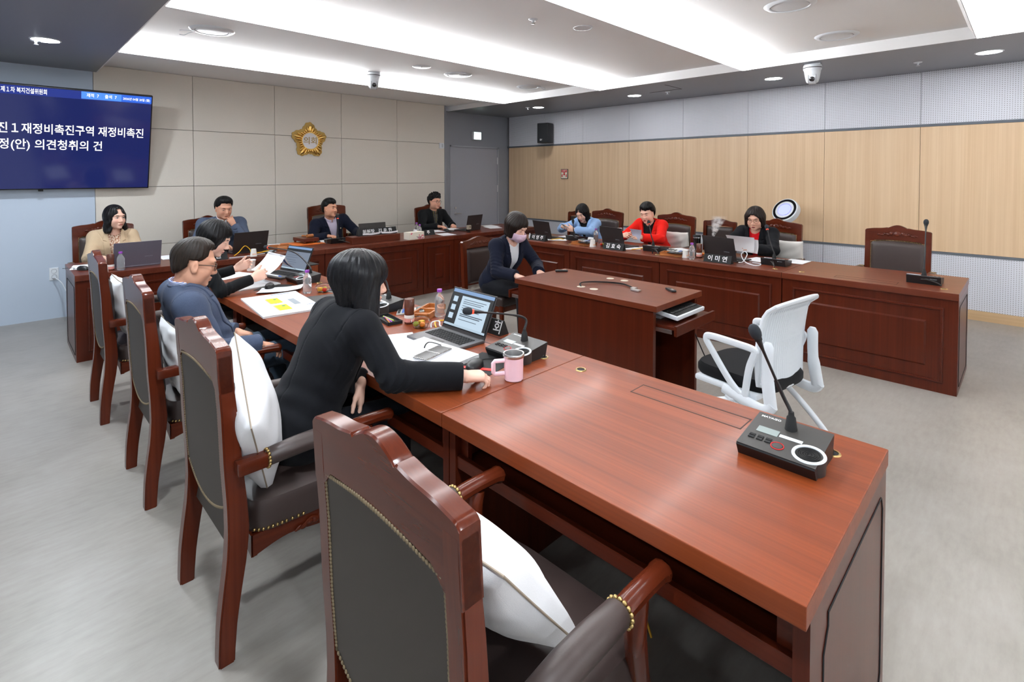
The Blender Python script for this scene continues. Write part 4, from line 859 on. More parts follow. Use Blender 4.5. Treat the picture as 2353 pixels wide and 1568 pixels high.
# papers on the front row
def stack(label, x, y, rz, n=10, w_=.21, h_=.297, **k): return sheet(label, x, y, rz, w_, h_, n, **k)
s1 = stack('thick white document stack under the flip phone', 1.43, 2.00, RAD(4), 24, .40, .30, curl=.004)
sheet('single white sheet beside the document stack of the black blazer', 1.42, 2.33, RAD(-24), .22, .30, 1, group='loose sheets')
tag(M().b2((-.012, -.13, 0), (.012, .13, .004), .001).build('red_folder_edge', 'redp', None, (1.47, 1.775, ZT), (0, 0, RAD(30))), 'red folder edge under the white document stack at the mouse', 'folder')
MAT['mapbook'] = MAT['print']
mb = stack('open printed booklet with two yellow site maps on the front row', 1.335, 3.50, RAD(-6), 14, .60, .36, curl=.003)
for y, lb in ((.08, 'left'), (-.13, 'right')):
    c_ = M().b2((-.06, y - .08, .0126), (.015, y + .07, .0131)).build('yellow_map', 'yelp', mb); M().ell((-.01, y + .03, .0134), (.012, .016, .0004), 10).build('map_mark', plain('map_green_' + lb, srgb(60, 130, 100), .8), c_); M().b2((-.066, y - .082, .0128), (-.062, y + .066, .0133)).build('map_caption', 'cupor', c_)
M().b2((.06, -.10, .0126), (.10, .07, .0131)).build('grey_table', 'greylbl', mb)
for y in (.26, -.16): M().b2((.0 if y > 0 else .12, y, .0126), (.13 if y > 0 else .175, y + .008, .0131)).build('blue_band', 'bluep', mb)
sheet('curled white sheet in front of the purple capped bottle', 1.50, 3.93, RAD(-30), .22, .30, 1, curl=.035, group='loose sheets'); stack('document pile under the forearms of the reading woman', 1.40, 4.27, RAD(10), 12, .30, .32)
sheet('loose sheet at the far end of the front desk row', 1.42, 4.78, RAD(20), group='loose sheets')
tag(M().b2((-.11, -.15, 0), (.11, .15, .006), .002).build('grey_folder', 'dkgrey', None, (1.60, 3.40, ZT), (0, 0, RAD(-14))), 'dark grey folder beside the yellow maps, behind the black bob', 'folder')
tag(M().tube([(-.06, 0, .004), (.05, 0, .004)], .004, 8).tube([(.05, 0, .004), (.075, 0, .004)], .0045, 8).build('pen', 'pink', None, (1.36, 3.02, ZT), (0, 0, RAD(30))), 'pink pen end at the front edge behind the black blazer', 'pen')
r = thing('pen_tray', 'flat black pen tray left of the brown tumbler', 'tray', (1.63, 2.66, ZT), RAD(82)); M().b2((-.10, -.045, 0), (.10, .045, .004), .001).b2((-.10, -.045, .004), (.10, -.040, .018)).b2((-.10, .040, .004), (.10, .045, .018)).b2((-.10, -.045, .004), (-.095, .045, .018)).b2((.095, -.045, .004), (.10, .045, .018)).build('tray_body', 'softblack', r)
for q, (cn, lb) in enumerate((('tray', 'orange'), ('purple', 'purple'), ('fr_g', 'green'))): tag(M().tube([(-.06, 0, 0), (.06, 0, 0)], .005, 8).build('pen', cn, None, (1.615 + .012 * q, 2.64 + .015 * q, ZT + .010), (0, 0, RAD(70 + 9 * q))), lb + ' marker lying in the flat black pen tray', 'pen')
r = thing('cable_coil', 'yellow and white cable loops behind the open laptop at the fruit cup', 'cable', (1.76, 2.34, ZT + .004)); M().tube(spline([(-.02, .0, 0), (.02, .06, .012), (.06, .02, .02), (.03, -.05, .01), (-.03, -.02, .004)]), .0042, 6).build('yellow_cord', 'yellow', r); M().tube(spline([(-.04, .02, 0), (.0, .07, .01), (.03, .04, .018), (.0, -.02, .006), (.08, -.06, 0)]), .004, 6).build('white_cord', 'white_pl', r)
r = thing('wood_holder', 'reddish wooden box with black top standing beyond the far laptop', 'box', (1.935, 4.56, ZT), RAD(4)); M().b2((-.04, -.19, 0), (.04, .19, .075), .004).build('box', 'top_y', r); M().b2((-.042, -.192, .075), (.05, .192, .083), .003).build('cap', 'softblack', r)
for q in range(3): M().ell((-.038, -.08 + .07 * q, .079), (.005, .008, .004), 8).build('stud', 'white_pl', r)
for x, y, lb in ((1.24, 3.55, 'white edged book on the shelf beneath the yellow maps'), (1.24, 4.06, 'grey book on the shelf beneath the reading woman')):
    r = thing('book', lb, 'book', (x, y, .573)); M().b2((-.10, -.13, .003), (.10, .13, .028)).build('pages', 'page_edge', r); M().b2((-.102, -.132, 0), (.102, .132, .003)).b2((-.102, -.132, .028), (.102, .132, .031)).build('cover', 'dkgrey', r)
tag(M().tube(spline([(1.60, .92, .55), (1.58, .93, .35), (1.60, .95, .12), (1.58, .90, .012)]), .004, 6).build('network_cable', 'yellow'), 'thin yellow cable hanging under the nearest desk', 'cable')
# papers on the back row
for x, y, rz, n, lb in ((2.42, 6.42, 70, 6, 'white paper pile left of the gavel block'), (2.20, 6.36, 100, 10, 'dark bound report pile right of the dark laptop at the grey blue suit'), (4.58, 5.93, 78, 1, 'white sheet at the front edge of the back desk near the webcam'), (4.72, 6.36, 80, 3, 'pale papers in front of the man in plaid'), (5.10, 6.42, 84, 2, 'papers behind the dark laptop at the grey door'), (5.72, 6.16, 70, 4, 'white papers at the right end of the back desk'), (5.84, 6.34, 80, 3, 'papers with a pen at the far corner of the back desk'), (3.02, 6.38, 92, 3, 'white papers in front of the chairman'), (.98, 6.36, 96, 2, 'white papers behind the grey laptop at the woman in beige'), (.60, 6.22, 80, 1, 'sheet beside the mouse at the left end of the back desk'), (1.30, 6.30, 90, 8, 'white paper pile between the grey laptop and the short nameplate')):
    sheet(lb, x, y, RAD(rz), .21, .297, n, group='papers on the back row')
r = thing('black_case', 'flat black case between the dark laptop and the orange board', 'case', (2.15, 5.93, ZT), RAD(60)); M().b2((-.10, -.05, 0), (.10, .05, .016), .004).build('case_body', 'softblack', r); M().b2((-.08, -.03, .016), (.06, .03, .018)).build('printed_card', 'greylbl', r)
r = thing('wood_block', 'light wooden block right of the flat black case', 'block', (2.33, 6.05, ZT), RAD(70)); M().b2((-.06, -.05, 0), (.06, .05, .03), .003).build('block_body', 'tray', r)
tag(M().b2((-.21, -.17, 0), (.21, .17, .010), .003).build('orange_board', 'orange', None, (2.70, 6.36, ZT), (0, 0, RAD(2))), 'orange writing board under the gavel block', 'board')
r = thing('gavel_block', 'square wooden gavel block on four feet on the orange board', 'gavel block', (2.765, 6.42, ZT + .010), RAD(4)); M().b2((-.10, -.14, .022), (.10, .14, .062), .004).build('block', 'top_x', r)
for a in (-1, 1):
    for b in (-1, 1): M().lathe([(0, 0), (.013, 0), (.018, .022), (0, .022)], 12, 0, Matrix.Translation((a * .08, b * .12, 0))).build('foot', 'top_x', r)
r = thing('gavel', 'short round wooden gavel head lying on the square block', 'gavel', (2.79, 6.36, ZT + .010 + .062 + .0225), RAD(14)); M().tube([(-.045, 0, 0), (-.04, 0, 0), (-.03, 0, 0), (-.012, 0, 0), (0, 0, 0), (.012, 0, 0), (.03, 0, 0), (.04, 0, 0), (.045, 0, 0)], [.017, .0215, .0225, .0195, .022, .0195, .0225, .0215, .017], 18).build('head', 'tray', r); M().tube([(0, .015, 0), (0, .06, -.006), (0, .15, -.010)], [.008, .008, .010], 10).build('handle', 'tray', r)
r = thing('tissue_box', 'cream tissue box with pink flower print on the back desk', 'tissue box', (3.965, 5.815, ZT), RAD(4))
M().b2((-.125, -.06, 0), (.125, .06, .095), .003).build('carton', plain('tissue_cream', srgb(240, 232, 216), .6), r)
fl = M(); fg = M(); rnd = random.Random(4)
for k in range(16): fl.ell((.02 + .095 * rnd.random(), -.0605, .008 + .05 * rnd.random() ** 1.5), (.009, .0012, .008), 8)
for k in range(5): fl.ell((-.11 + .03 * rnd.random(), -.0605, .065 + .024 * rnd.random()), (.008, .0012, .007), 8)
for k in range(9): fg.ell((.0 + .11 * rnd.random(), -.0605, .008 + .04 * rnd.random()), (.006, .001, .009), 8)
fl.build('flower_print', plain('flower_pink', srgb(220, 100, 120), .7), r); fg.build('leaf_print', plain('leaf_grey', srgb(90, 104, 116), .7), r)
M().grid(lambda u, v: (-.03 + .06 * u + .02 * v, .02 * sin(u * 3) * (1 - v) - .02 + .02 * v, .095 + .035 * v * (1 - .3 * u)), 8, 6).build('tissue', 'paper', r)
r = thing('webcam', 'small square webcam on a black clip at the back desk edge', 'webcam', (4.99, 5.90, ZT)); M().b2((-.025, -.02, 0), (.025, .02, .008), .002).b2((-.008, -.008, .008), (.008, .008, .05)).build('stand', 'softblack', r); M().b2((-.03, -.022, .045), (.032, .018, .105), .004).build('camera_body', plain('webcam_tan', srgb(168, 156, 140), .4), r); M().lathe([(0, .004), (.008, .004), (.009, 0)], 14, 0, Matrix.Translation((.008, -.022, .08)) @ Rx(pi / 2)).build('lens', 'black', r)
r = thing('yellow_cable', 'yellow cable arching beside the upturned cup on the back desk', 'cable', (1.9, 5.93, ZT)); M().tube(spline([(-.12, -.02, .006), (-.05, .05, .03), (.02, .09, .085), (.06, .06, .05), (.06, -.02, .012), (.16, -.05, .02), (.24, .0, .022), (.20, .07, .008)]), .0042, 6).build('cord', 'yellow', r)
r = thing('white_cable', 'white cord lying along the back desk edge by the short nameplate', 'cable', (1.8, 5.85, ZT)); M().tube(spline([(-.1, -.05, .004), (.05, -.05, .004), (.2, .0, .004), (.36, .03, .006), (.42, .1, .004)]), .004, 6).build('cord', 'white_pl', r)
# papers and odds on the right row
for x, y, rz, n, lb in ((5.62, 4.52, 174, 4, 'open papers under the hands of the woman in light blue'), (5.60, 4.20, 160, 6, 'white booklet beside the light blue sleeve'), (5.42, 3.14, 170, 3, 'papers under the red cuffs'), (5.50, 2.86, 150, 4, 'white papers right of the microphone of the woman in red'), (5.44, 1.93, 170, 4, 'cream papers under the hands of the woman in black and red'), (5.58, 1.62, 178, 3, 'white papers reaching the empty bare desk seam'), (5.20, 3.30, 130, 2, 'white pad with a yellow edge between laptop and red jacket microphone'), (5.24, 4.40, 120, 2, 'small notes between laptop and microphone at the light blue jacket')):
    sheet(lb, x, y, RAD(rz), .19, .27, n, group='papers on the right row')
for x, y, rz, lb in ((5.20, 4.37, -30, 'yellow cable bend beside the light blue woman laptop'), (5.17, 3.13, -20, 'yellow cable bend beside the red woman laptop')):
    r = thing('yellow_cable', lb, 'cable', (x, y, ZT + .006), RAD(rz)); M().tube(spline([(-.06, .06, 0), (-.02, .0, .012), (.03, -.03, .02), (.08, -.04, .008)]), .005, 6).build('cord', 'yellow', r)
r = thing('white_cable', 'white cord looped beside the third nameplate on the right row', 'cable', (5.12, 1.90, ZT)); M().tube(spline([(.0, .10, .004), (-.02, .05, .02), (.0, .02, .09), (.01, .05, .115), (.0, .075, .08), (-.02, .03, .02), (-.06, -.06, .004), (-.02, -.10, .004), (.06, -.08, .006), (.08, .0, .004)]), .0045, 7).build('cord', 'white_pl', r)
r = thing('cord_stub', 'short black cable stub standing in the grommet at the red jacket', 'cable', (5.06, 2.90, ZT)); M().tube([(0, 0, 0), (0, 0, .03), (.004, 0, .045)], .006, 8).build('cord', 'softblack', r)
r = thing('small_bottle', 'little white bottle beside the first nameplate at the masked woman', 'bottle', (5.10, 4.76, ZT)); M().lathe([(0, 0), (.014, 0), (.015, .04), (.007, .052), (.007, .07), (0, .072)], 16).build('bottle_body', 'white_pl', r)
r = thing('black_pouch', 'black folded pouch left of the third right row nameplate', 'pouch', (5.26, 2.50, ZT), RAD(20)); M().box((0, 0, .022), (.12, .11, .044), .016, seg=3).build('pouch_body', 'black', r)
r = thing('humidifier', 'white humidifier behind the laptop under the rising steam', 'humidifier', (5.58, 2.46, ZT)); M().lathe([(0, 0), (.05, 0), (.056, .01), (.058, .15), (.052, .168), (.012, .172), (.010, .168), (0, .168)], 28).build('tank', 'white_pl', r); M().lathe([(.0585, .12), (.059, .124), (.0585, .128)], 28, 0, None, True, False).build('seam_ring', 'greylbl', r)
t = NT('steam'); nt = t.t; vol = t.add('ShaderNodeVolumePrincipled'); t.l(vol.outputs[0], t.n['Material Output'].inputs['Volume'])
for L in list(t.n['Material Output'].inputs['Surface'].links): nt.links.remove(L)
c = t.add('ShaderNodeTexCoord'); sp = t.add('ShaderNodeSeparateXYZ'); t.l(c.outputs['Object'], sp.inputs[0]); hz = t.math('MAXIMUM', sp.outputs[2], .001)
wd = t.math('ADD', t.math('MULTIPLY', hz, .36), .012); yy = t.math('SUBTRACT', sp.outputs[1], t.math('MULTIPLY', hz, -.30)); d = t.math('SQRT', t.math('ADD', t.math('MULTIPLY', yy, yy), t.math('MULTIPLY', sp.outputs[0], sp.outputs[0])))
fo = t.math('MAXIMUM', t.math('SUBTRACT', 1, t.math('DIVIDE', d, wd)), 0); nz = t.math('MAXIMUM', t.math('SUBTRACT', t.noise(c.outputs['Object'], 26, 4, .6), .44), 0)
top = t.math('MAXIMUM', t.math('SUBTRACT', 1, t.math('MULTIPLY', hz, 4.2)), 0); t.l(t.math('MULTIPLY', t.math('MULTIPLY', t.math('MULTIPLY', fo, nz), top), 1100), vol.inputs['Density']); vol.inputs['Color'].default_value = (.95, .95, .95, 1); vol.inputs['Anisotropy'].default_value = .1
st_ = tag(M().b2((-.10, -.17, 0), (.10, .06, .25)).build('steam', t.m, None, (5.58, 2.46, ZT + .174)), 'pale steam plume rising from the humidifier in front of the chair', 'steam')
# white round fan / purifier against the oak wall
r = thing('air_circulator', 'white round air circulator with lit blue dial behind the woman in black', 'air purifier', (7.32, 2.28, 0))
M().b2((-.17, -.17, 0), (.17, .17, .92), .03).build('tower', 'white_pl', r); M().lathe([(.12, .92), (.125, .945), (0, .95)], 28).build('outlet', 'softblack', r)
TT = Matrix.Translation((0, -.02, 1.135)) @ V((-.80, .22, .50)).to_track_quat('Z', 'Y').to_matrix().to_4x4()
h = M().lathe([(0, -.075), (.12, -.075), (.165, -.045), (.17, 0), (.165, .03), (.155, .036)], 40, 0, TT).build('head', 'white_pl', r)
M().lathe([(.156, .033), (.15, .038), (.09, .034), (.088, .03)], 40, 0, TT, True, False).build('black_ring', plain('gloss_ring', (.008, .008, .010, 1), .1), h); M().lathe([(0, .037), (.082, .036), (.086, .03)], 36, 0, TT).build('dial', emit('dial_glow', srgb(196, 206, 235), .8), h); M().lathe([(.083, .034), (.086, .039), (.090, .034)], 36, 0, TT, True, False).build('blue_ring', emit('blue_ring_glow', (.05, .05, 1, 1), 1.6), h)
M().tube([(0, -.02, .94), (.03, -.02, 1.06)], .05, 14).build('neck', 'white_pl', r)
# things on the centre desk
for x, y, rz, lb in ((3.55, 2.93, 48, 'black voice recorder at the far corner of the centre desk'), (3.53, 1.87, -36, 'black voice recorder at the near end of the centre desk')):
    r = thing('voice_recorder', lb, 'recorder', (x, y, ZT), RAD(rz) + pi / 2, 'voice recorders'); M().box((0, 0, .008), (.11, .036, .016), .005).build('body', 'black', r); M().box((.02, 0, .0166), (.03, .024, .001)).build('display', 'dkgrey', r)
    for q in range(3): M().box((-.015 - .012 * q, 0, .017), (.007, .014, .002), .0008).build('button', 'steel', r)
r = thing('display_cable', 'black cable with a silver plug arching over the centre desk', 'cable', (3.18, 2.43, ZT)); M().tube(spline([(0, 0, .0), (.05, .03, .02), (.20, -.02, .012), (.27, -.18, .012), (.22, -.32, .008)]), .0045, 7).tube(spline([(0, .006, .0), (.055, .04, .016), (.21, -.02, .006), (.275, -.18, .006), (.225, -.32, .006)]), .0035, 6).build('cord', 'softblack', r); M().b2((.135, -.42, .002), (.175, -.35, .014), .002, 0, None).b2((.19, -.355, .003), (.23, -.315, .013), .003).build('plug', 'steel', r)
for nm, T, lb in (('a', (3.37, 1.76, .6185, 0.), 'black and white stenograph keyboard on the near pulled out tray'), ('b', (3.37, 2.96, .6185, pi), 'keyboard under the hands of the masked woman')):
    r = thing('keyboard', lb, 'keyboard', T[:3], T[3]); TK = Matrix.Translation((0, 0, .035)) @ Rx(RAD(7))
    M().box((0, .10, .012), (.30, .16, .024), .006).build('foot', 'white_pl', r); k_ = M().box((0, .02, .02), (.40, .30, .028), .008, 0, TK).build('case', 'white_pl', r); M().box((0, .02, .0345), (.375, .275, .002), .001, 0, TK).build('key_deck', 'softblack', k_); km = M()
    for i in range(6):
        for j in range(16): km.box((-.17 + .0227 * j, -.07 + .028 * i, .038), (.018, .022, .006), .002, 0, TK)
    km.build('keys', 'black', k_)
tag(M().tube(spline([(3.66, 1.75, .45), (3.68, 1.66, .25), (3.72, 1.57, .10), (3.66, 1.50, .06), (3.62, 1.46, .02), (3.70, 1.40, .006), (3.78, 1.36, .006), (3.66, 1.28, .006), (3.50, 1.30, .006)]), .004, 6).build('floor_cable', 'softblack'), 'thin black cable hanging to the floor beside the task chair', 'cable')
# things held in hands
def page(label, pts, mat='print', name='held_page', band=None):
    # pts: four corner positions (a,b,c,d) with a slight bow
    a, b, c_, d_ = [V(p) for p in pts]; n = (b - a).cross(d_ - a).normalized(); o = (a + b + c_ + d_) / 4
    f = lambda u, v, s_=1.: a.lerp(b, u).lerp(d_.lerp(c_, u), v) + n * (.014 * sin(pi * u) * s_) - o
    r = thing(name, label, 'paper', o); M().grid(f, 12, 8).grid(lambda u, v: f(1 - u, v) - n * .0006, 12, 8).build('sheet', mat, r)
    if band: M().grid(lambda u, v: f(.04 + .90 * u, .72 + .16 * v) + n * band, 8, 2).build('blue_band', 'navyp', r)
    return r
page('printed pages with a dark blue band in the reading woman hands', [(1.46, 4.44, .84), (1.62, 4.50, .965), (1.66, 4.24, .955), (1.48, 4.10, .85)], band=None)
page('curled page with a dark blue band hanging over the held pages', [(1.60, 4.47, .965), (1.70, 4.45, .87), (1.73, 4.20, .84), (1.65, 4.24, .958)], MAT['paper'], band=.0012)
page('pale blue sheet held by the woman in the red jacket', [(5.665, 3.52, .80), (5.60, 3.53, .935), (5.60, 3.36, .93), (5.66, 3.42, .80)], plain('pale_blue_sheet', srgb(206, 214, 236), .7))
page('white pages held up by the woman in black and red', [(5.65, 2.30, .79), (5.53, 2.30, .965), (5.57, 2.02, .955), (5.62, 2.04, .79)], MAT['paper']); page('second bent page behind the pages held by the woman in black', [(5.67, 2.26, .79), (5.56, 2.24, .955), (5.60, 1.99, .93), (5.64, 2.01, .78)], MAT['paper'])
ph_ = phone('silver phone held by the woman in the light blue jacket', 5.72, 4.66, .872, RAD(60), False, 'chrome', .14, .068); ph_.rotation_euler = (RAD(20), RAD(-12), RAD(60))
tag(M().tube([(-.06, 0, 0), (.045, 0, 0)], .0045, 8).tube([(.045, 0, 0), (.062, 0, 0), (.07, 0, 0)], [.0048, .004, .001], 8, 1).build('pen', ['white_pl', 'bluep'], None, (1.475, 4.03, .855), (0, RAD(14), RAD(-28))), 'white pen with a blue tip in the right hand of the reading woman', 'pen')
r = thing('wrist_watch', 'dark grey watch on the wrist beside the red cuff', 'watch', (5.745, 3.405, .826)); M().tube([(.0, .031 * cos(a), .031 * sin(a)) for a in [2 * pi * k / 24 for k in range(24)]], .008, 8, closed=True, flat=.5, T=Rz(RAD(-55))).build('strap', 'dkgrey', r); M().box((0, 0, .036), (.034, .034, .008), .004, 0, Rz(RAD(-55)) @ Rx(RAD(40))).build('dial', 'black', r)
# ---------------------------------------------------------------- people: smooth implicit bodies polygonised with surface nets
def nrm(a): a = np.asarray(a, float); return a / np.linalg.norm(a)
def d_cone(P, a, b, ra, rb, T=None, flat=False):
    a, b = np.asarray(a, np.float32), np.asarray(b, np.float32); ab = b - a; L2 = float(ab @ ab) + 1e-12
    t = np.clip(((P - a) @ ab) / L2, 0, 1)
    d = np.linalg.norm(P - a - t[..., None] * ab, axis=-1) - (ra + (rb - ra) * t)
    if flat: n = ab / math.sqrt(L2); d = np.maximum(d, (P - b) @ n)
    return d
def d_ell(P, c, R, r):
    q = ((P - np.asarray(c, np.float32)) @ np.asarray(R, np.float32)) / np.asarray(r, np.float32); k = np.linalg.norm(q, axis=-1)
    return (k - 1) * min(r) * (.6 + .4 * 1)
def d_box(P, c, R, h, rd):
    q = np.abs((P - np.asarray(c, np.float32)) @ np.asarray(R, np.float32)) - (np.asarray(h, np.float32) - rd)
    return np.linalg.norm(np.maximum(q, 0), axis=-1) + np.minimum(q.max(-1), 0) - rd
def smin(a, b, k):
    if k <= 0: return np.minimum(a, b)
    h = np.clip(.5 + .5 * (b - a) / k, 0, 1); return b + (a - b) * h - k * h * (1 - h)
def smax(a, b, k): return -smin(-a, -b, k)
class Vol:
    def __init__(s, lo, hi, h):
        s.lo = np.asarray(lo, np.float32); s.h = h; s.n = np.ceil((np.asarray(hi) - s.lo) / h).astype(int) + 1
        s.F = np.full(s.n, .12, np.float32)
    def sub(s, blo, bhi, pad):
        i0 = np.clip(np.floor((np.asarray(blo) - pad - s.lo) / s.h).astype(int), 0, s.n); i1 = np.clip(np.ceil((np.asarray(bhi) + pad - s.lo) / s.h).astype(int) + 1, 0, s.n)
        sl = tuple(slice(a, b) for a, b in zip(i0, i1))
        g = [s.lo[k] + s.h * np.arange(i0[k], i1[k], dtype=np.float32) for k in range(3)]
        return sl, np.stack(np.meshgrid(*g, indexing='ij'), -1)
    def put(s, fn, blo, bhi, k, op='u', pad=.0):
        sl, P = s.sub(blo, bhi, k + .03 + pad)
        if P.size == 0: return
        d = fn(P)
        if op == 'u': s.F[sl] = smin(s.F[sl], d, k)
        elif op == 's': s.F[sl] = -smin(-s.F[sl], d, k)
    def cone(s, a, b, ra, rb, k=.02, op='u', flat=False):
        a, b = np.asarray(a, float), np.asarray(b, float); r = max(ra, rb)
        s.put(lambda P: d_cone(P, a, b, ra, rb, flat=flat), np.minimum(a, b) - r, np.maximum(a, b) + r, k, op); return s
    def ell(s, c, r, R=None, k=.02, op='u'):
        R = np.eye(3) if R is None else R; m = max(r); c = np.asarray(c, float)
        s.put(lambda P: d_ell(P, c, R, r), c - m, c + m, k, op); return s
    def box(s, c, h, rd, R=None, k=.01, op='u'):
        R = np.eye(3) if R is None else R; m = float(np.linalg.norm(h)); c = np.asarray(c, float)
        s.put(lambda P: d_box(P, c, R, h, rd), c - m, c + m, k, op); return s
    def pts(s):
        g = [s.lo[k] + s.h * np.arange(s.n[k], dtype=np.float32) for k in range(3)]; return np.stack(np.meshgrid(*g, indexing='ij'), -1)
    def mesh(s, F=None):
        F = s.F if F is None else F; n = F.shape; S_ = F < 0
        c = np.zeros([x - 1 for x in n], np.int8)
        for dx in (0, 1):
            for dy in (0, 1):
                for dz in (0, 1): c += S_[dx:n[0] - 1 + dx, dy:n[1] - 1 + dy, dz:n[2] - 1 + dz]
        act = (c > 0) & (c < 8); idx = np.argwhere(act); m = len(idx)
        if m == 0: return np.zeros((0, 3)), np.zeros((0, 4), int)
        acc = np.zeros((m, 3)); cnt = np.zeros(m); off = [(a, b, d) for a in (0, 1) for b in (0, 1) for d in (0, 1)]
        val = {o: F[idx[:, 0] + o[0], idx[:, 1] + o[1], idx[:, 2] + o[2]] for o in off}
        for o in off:
            for ax in range(3):
                if o[ax] == 0:
                    o2 = list(o); o2[ax] = 1; o2 = tuple(o2); a, b = val[o], val[o2]; mk = (a < 0) != (b < 0)
                    t = np.where(mk, a / np.where(mk, a - b, 1), 0); p = np.array(o, float)[None] + 0 * acc; p[:, ax] += t
                    acc[mk] += p[mk]; cnt[mk] += 1
        vs = s.lo + s.h * (idx + acc / cnt[:, None])
        ids = np.full(c.shape, -1, np.int64); ids[tuple(idx.T)] = np.arange(m)
        Q = []
        for ax in range(3):
            a1, a2 = (ax + 1) % 3, (ax + 2) % 3
            lo_ = [slice(1, -1)] * 3; lo_[ax] = slice(0, -1); hi_ = list(lo_); hi_[ax] = slice(1, None)
            A, B = S_[tuple(lo_)], S_[tuple(hi_)]; e = np.argwhere(A != B); fl = A[tuple(e.T)]
            e = e + 1; e[:, ax] -= 1
            def at(d1, d2): q = e.copy(); q[:, a1] -= d1; q[:, a2] -= d2; return ids[tuple(q.T)]
            q = np.stack([at(1, 1), at(0, 1), at(0, 0), at(1, 0)], 1); q[~fl] = q[~fl][:, ::-1]; Q.append(q)
        q = np.concatenate(Q); return vs, q[(q >= 0).all(1)]
def mk(name, vs, q, mat, parent, attr=None, smooth_it=2):
    vs = np.asarray(vs, float)
    if smooth_it and len(q):
        e = np.concatenate([q[:, [0, 1]], q[:, [1, 2]], q[:, [2, 3]], q[:, [3, 0]]]); e = np.concatenate([e, e[:, ::-1]])
        dg = np.maximum(1, np.bincount(e[:, 0], minlength=len(vs)))
        for lam in [.5, -.52] * smooth_it:
            av = np.stack([np.bincount(e[:, 0], vs[e[:, 1], k], len(vs)) for k in range(3)], 1) / dg[:, None]; vs = vs + lam * (av - vs)
    me = bpy.data.meshes.new(name); me.vertices.add(len(vs)); me.vertices.foreach_set('co', vs.ravel()); me.loops.add(q.size); me.loops.foreach_set('vertex_index', q.ravel().astype(np.int32))
    me.polygons.add(len(q)); me.polygons.foreach_set('loop_start', np.arange(0, q.size, 4, dtype=np.int32)); me.update(calc_edges=True); me.validate()
    me.polygons.foreach_set('use_smooth', [True] * len(me.polygons))
    if attr is not None:
        a = me.attributes.new('hl', 'FLOAT_VECTOR', 'POINT'); a.data.foreach_set('vector', attr(vs).astype(np.float32).ravel())
    me.materials.append(MAT[mat] if isinstance(mat, str) else mat)
    o = bpy.data.objects.new(name, me); C.objects.link(o)
    if parent: o.parent = parent
    return o
def skin_mat(name, col, eye=1., lip=(168, 92, 86), brow=(30, 22, 20), browz=.024):
    t = NT(name); a = t.add('ShaderNodeAttribute', attribute_name='hl'); sp = t.add('ShaderNodeSeparateXYZ'); t.l(a.outputs['Vector'], sp.inputs[0])
    x, y, z = sp.outputs; ay = t.math('ABSOLUTE', y); front = t.math('MULTIPLY', t.math('GREATER_THAN', x, .035), t.math('LESS_THAN', x, .3))
    def ellm(cy, cz, ry, rz, yy=ay, soft=8, slope=0.):
        u = t.math('DIVIDE', t.math('SUBTRACT', yy, cy), ry); zc = t.math('SUBTRACT', z, cz)
        if slope: zc = t.math('SUBTRACT', zc, t.math('MULTIPLY', t.math('SUBTRACT', yy, cy), slope))
        v = t.math('DIVIDE', zc, rz); d = t.math('SQRT', t.math('ADD', t.math('MULTIPLY', u, u), t.math('MULTIPLY', v, v)))
        m = t.math('MULTIPLY', t.math('SUBTRACT', 1, d), soft); n = t.n.new('ShaderNodeClamp'); t.l(m, n.inputs[0]); return t.math('MULTIPLY', n.outputs[0], front)
    nz = t.noise(t.coord('Object'), 35, 3); sk = t.mix(t.math('MULTIPLY', nz, .35), srgb(*col), srgb(min(255, col[0] + 4), col[1] - 16, col[2] - 16))
    sk = t.mix(t.math('MULTIPLY', ellm(.042, -.035, .03, .025, soft=1.2), .35), sk, srgb(min(255, col[0] + 4), col[1] - 22, col[2] - 18))
    c = t.mix(ellm(0, -.071, .0225, .0085, soft=5), sk, srgb(*lip))
    c = t.mix(ellm(0, -.0705, .02, .0012, soft=2), c, srgb(90, 36, 34))
    c = t.mix(ellm(.034, browz, .0185, .0045, soft=3, slope=.12), c, srgb(*brow))
    c = t.mix(ellm(.033, .001, .0165, .0075 * max(eye, .25), soft=4), c, srgb(60, 36, 30))
    if eye > .3:
        c = t.mix(ellm(.033, -.0005, .0138, .0052 * eye, soft=6), c, srgb(214, 205, 198)); c = t.mix(t.math('MULTIPLY', ellm(.033, 0, .0058, .0058 * (.6 + .4 * eye), soft=6), 1), c, srgb(26, 16, 12))
    t.base(c); t.set(Roughness=.48, Subsurface_Weight=.0, Specular_IOR_Level=.4); return t.m
def hair_mat(name, dark, light, rough=.34, grey=None):
    t = NT(name); a = t.add('ShaderNodeAttribute', attribute_name='hl'); sp = t.add('ShaderNodeSeparateXYZ'); t.l(a.outputs['Vector'], sp.inputs[0])
    az = t.math('ARCTAN2', sp.outputs[1], sp.outputs[0]); cb = t.add('ShaderNodeCombineXYZ'); t.l(t.math('MULTIPLY', az, 26), cb.inputs[0]); t.l(t.math('MULTIPLY', sp.outputs[2], 12), cb.inputs[1]); t.l(t.math('MULTIPLY', sp.outputs[0], 10), cb.inputs[2])
    n = t.noise(cb.outputs[0], 1.3, 5, .65); t.base(t.ramp(n, [(.3, srgb(*dark)), (.72, srgb(*light))])); t.set(Roughness=rough, Specular_IOR_Level=.22)
    t.bump(n, .4, .003); return t.m
def euler(yaw, pitch, roll):  # head axes: columns forward, left, up ; pitch>0 looks down
    return np.array((Matrix.Rotation(yaw, 3, 'Z') @ Matrix.Rotation(pitch, 3, 'Y') @ Matrix.Rotation(roll, 3, 'X')))
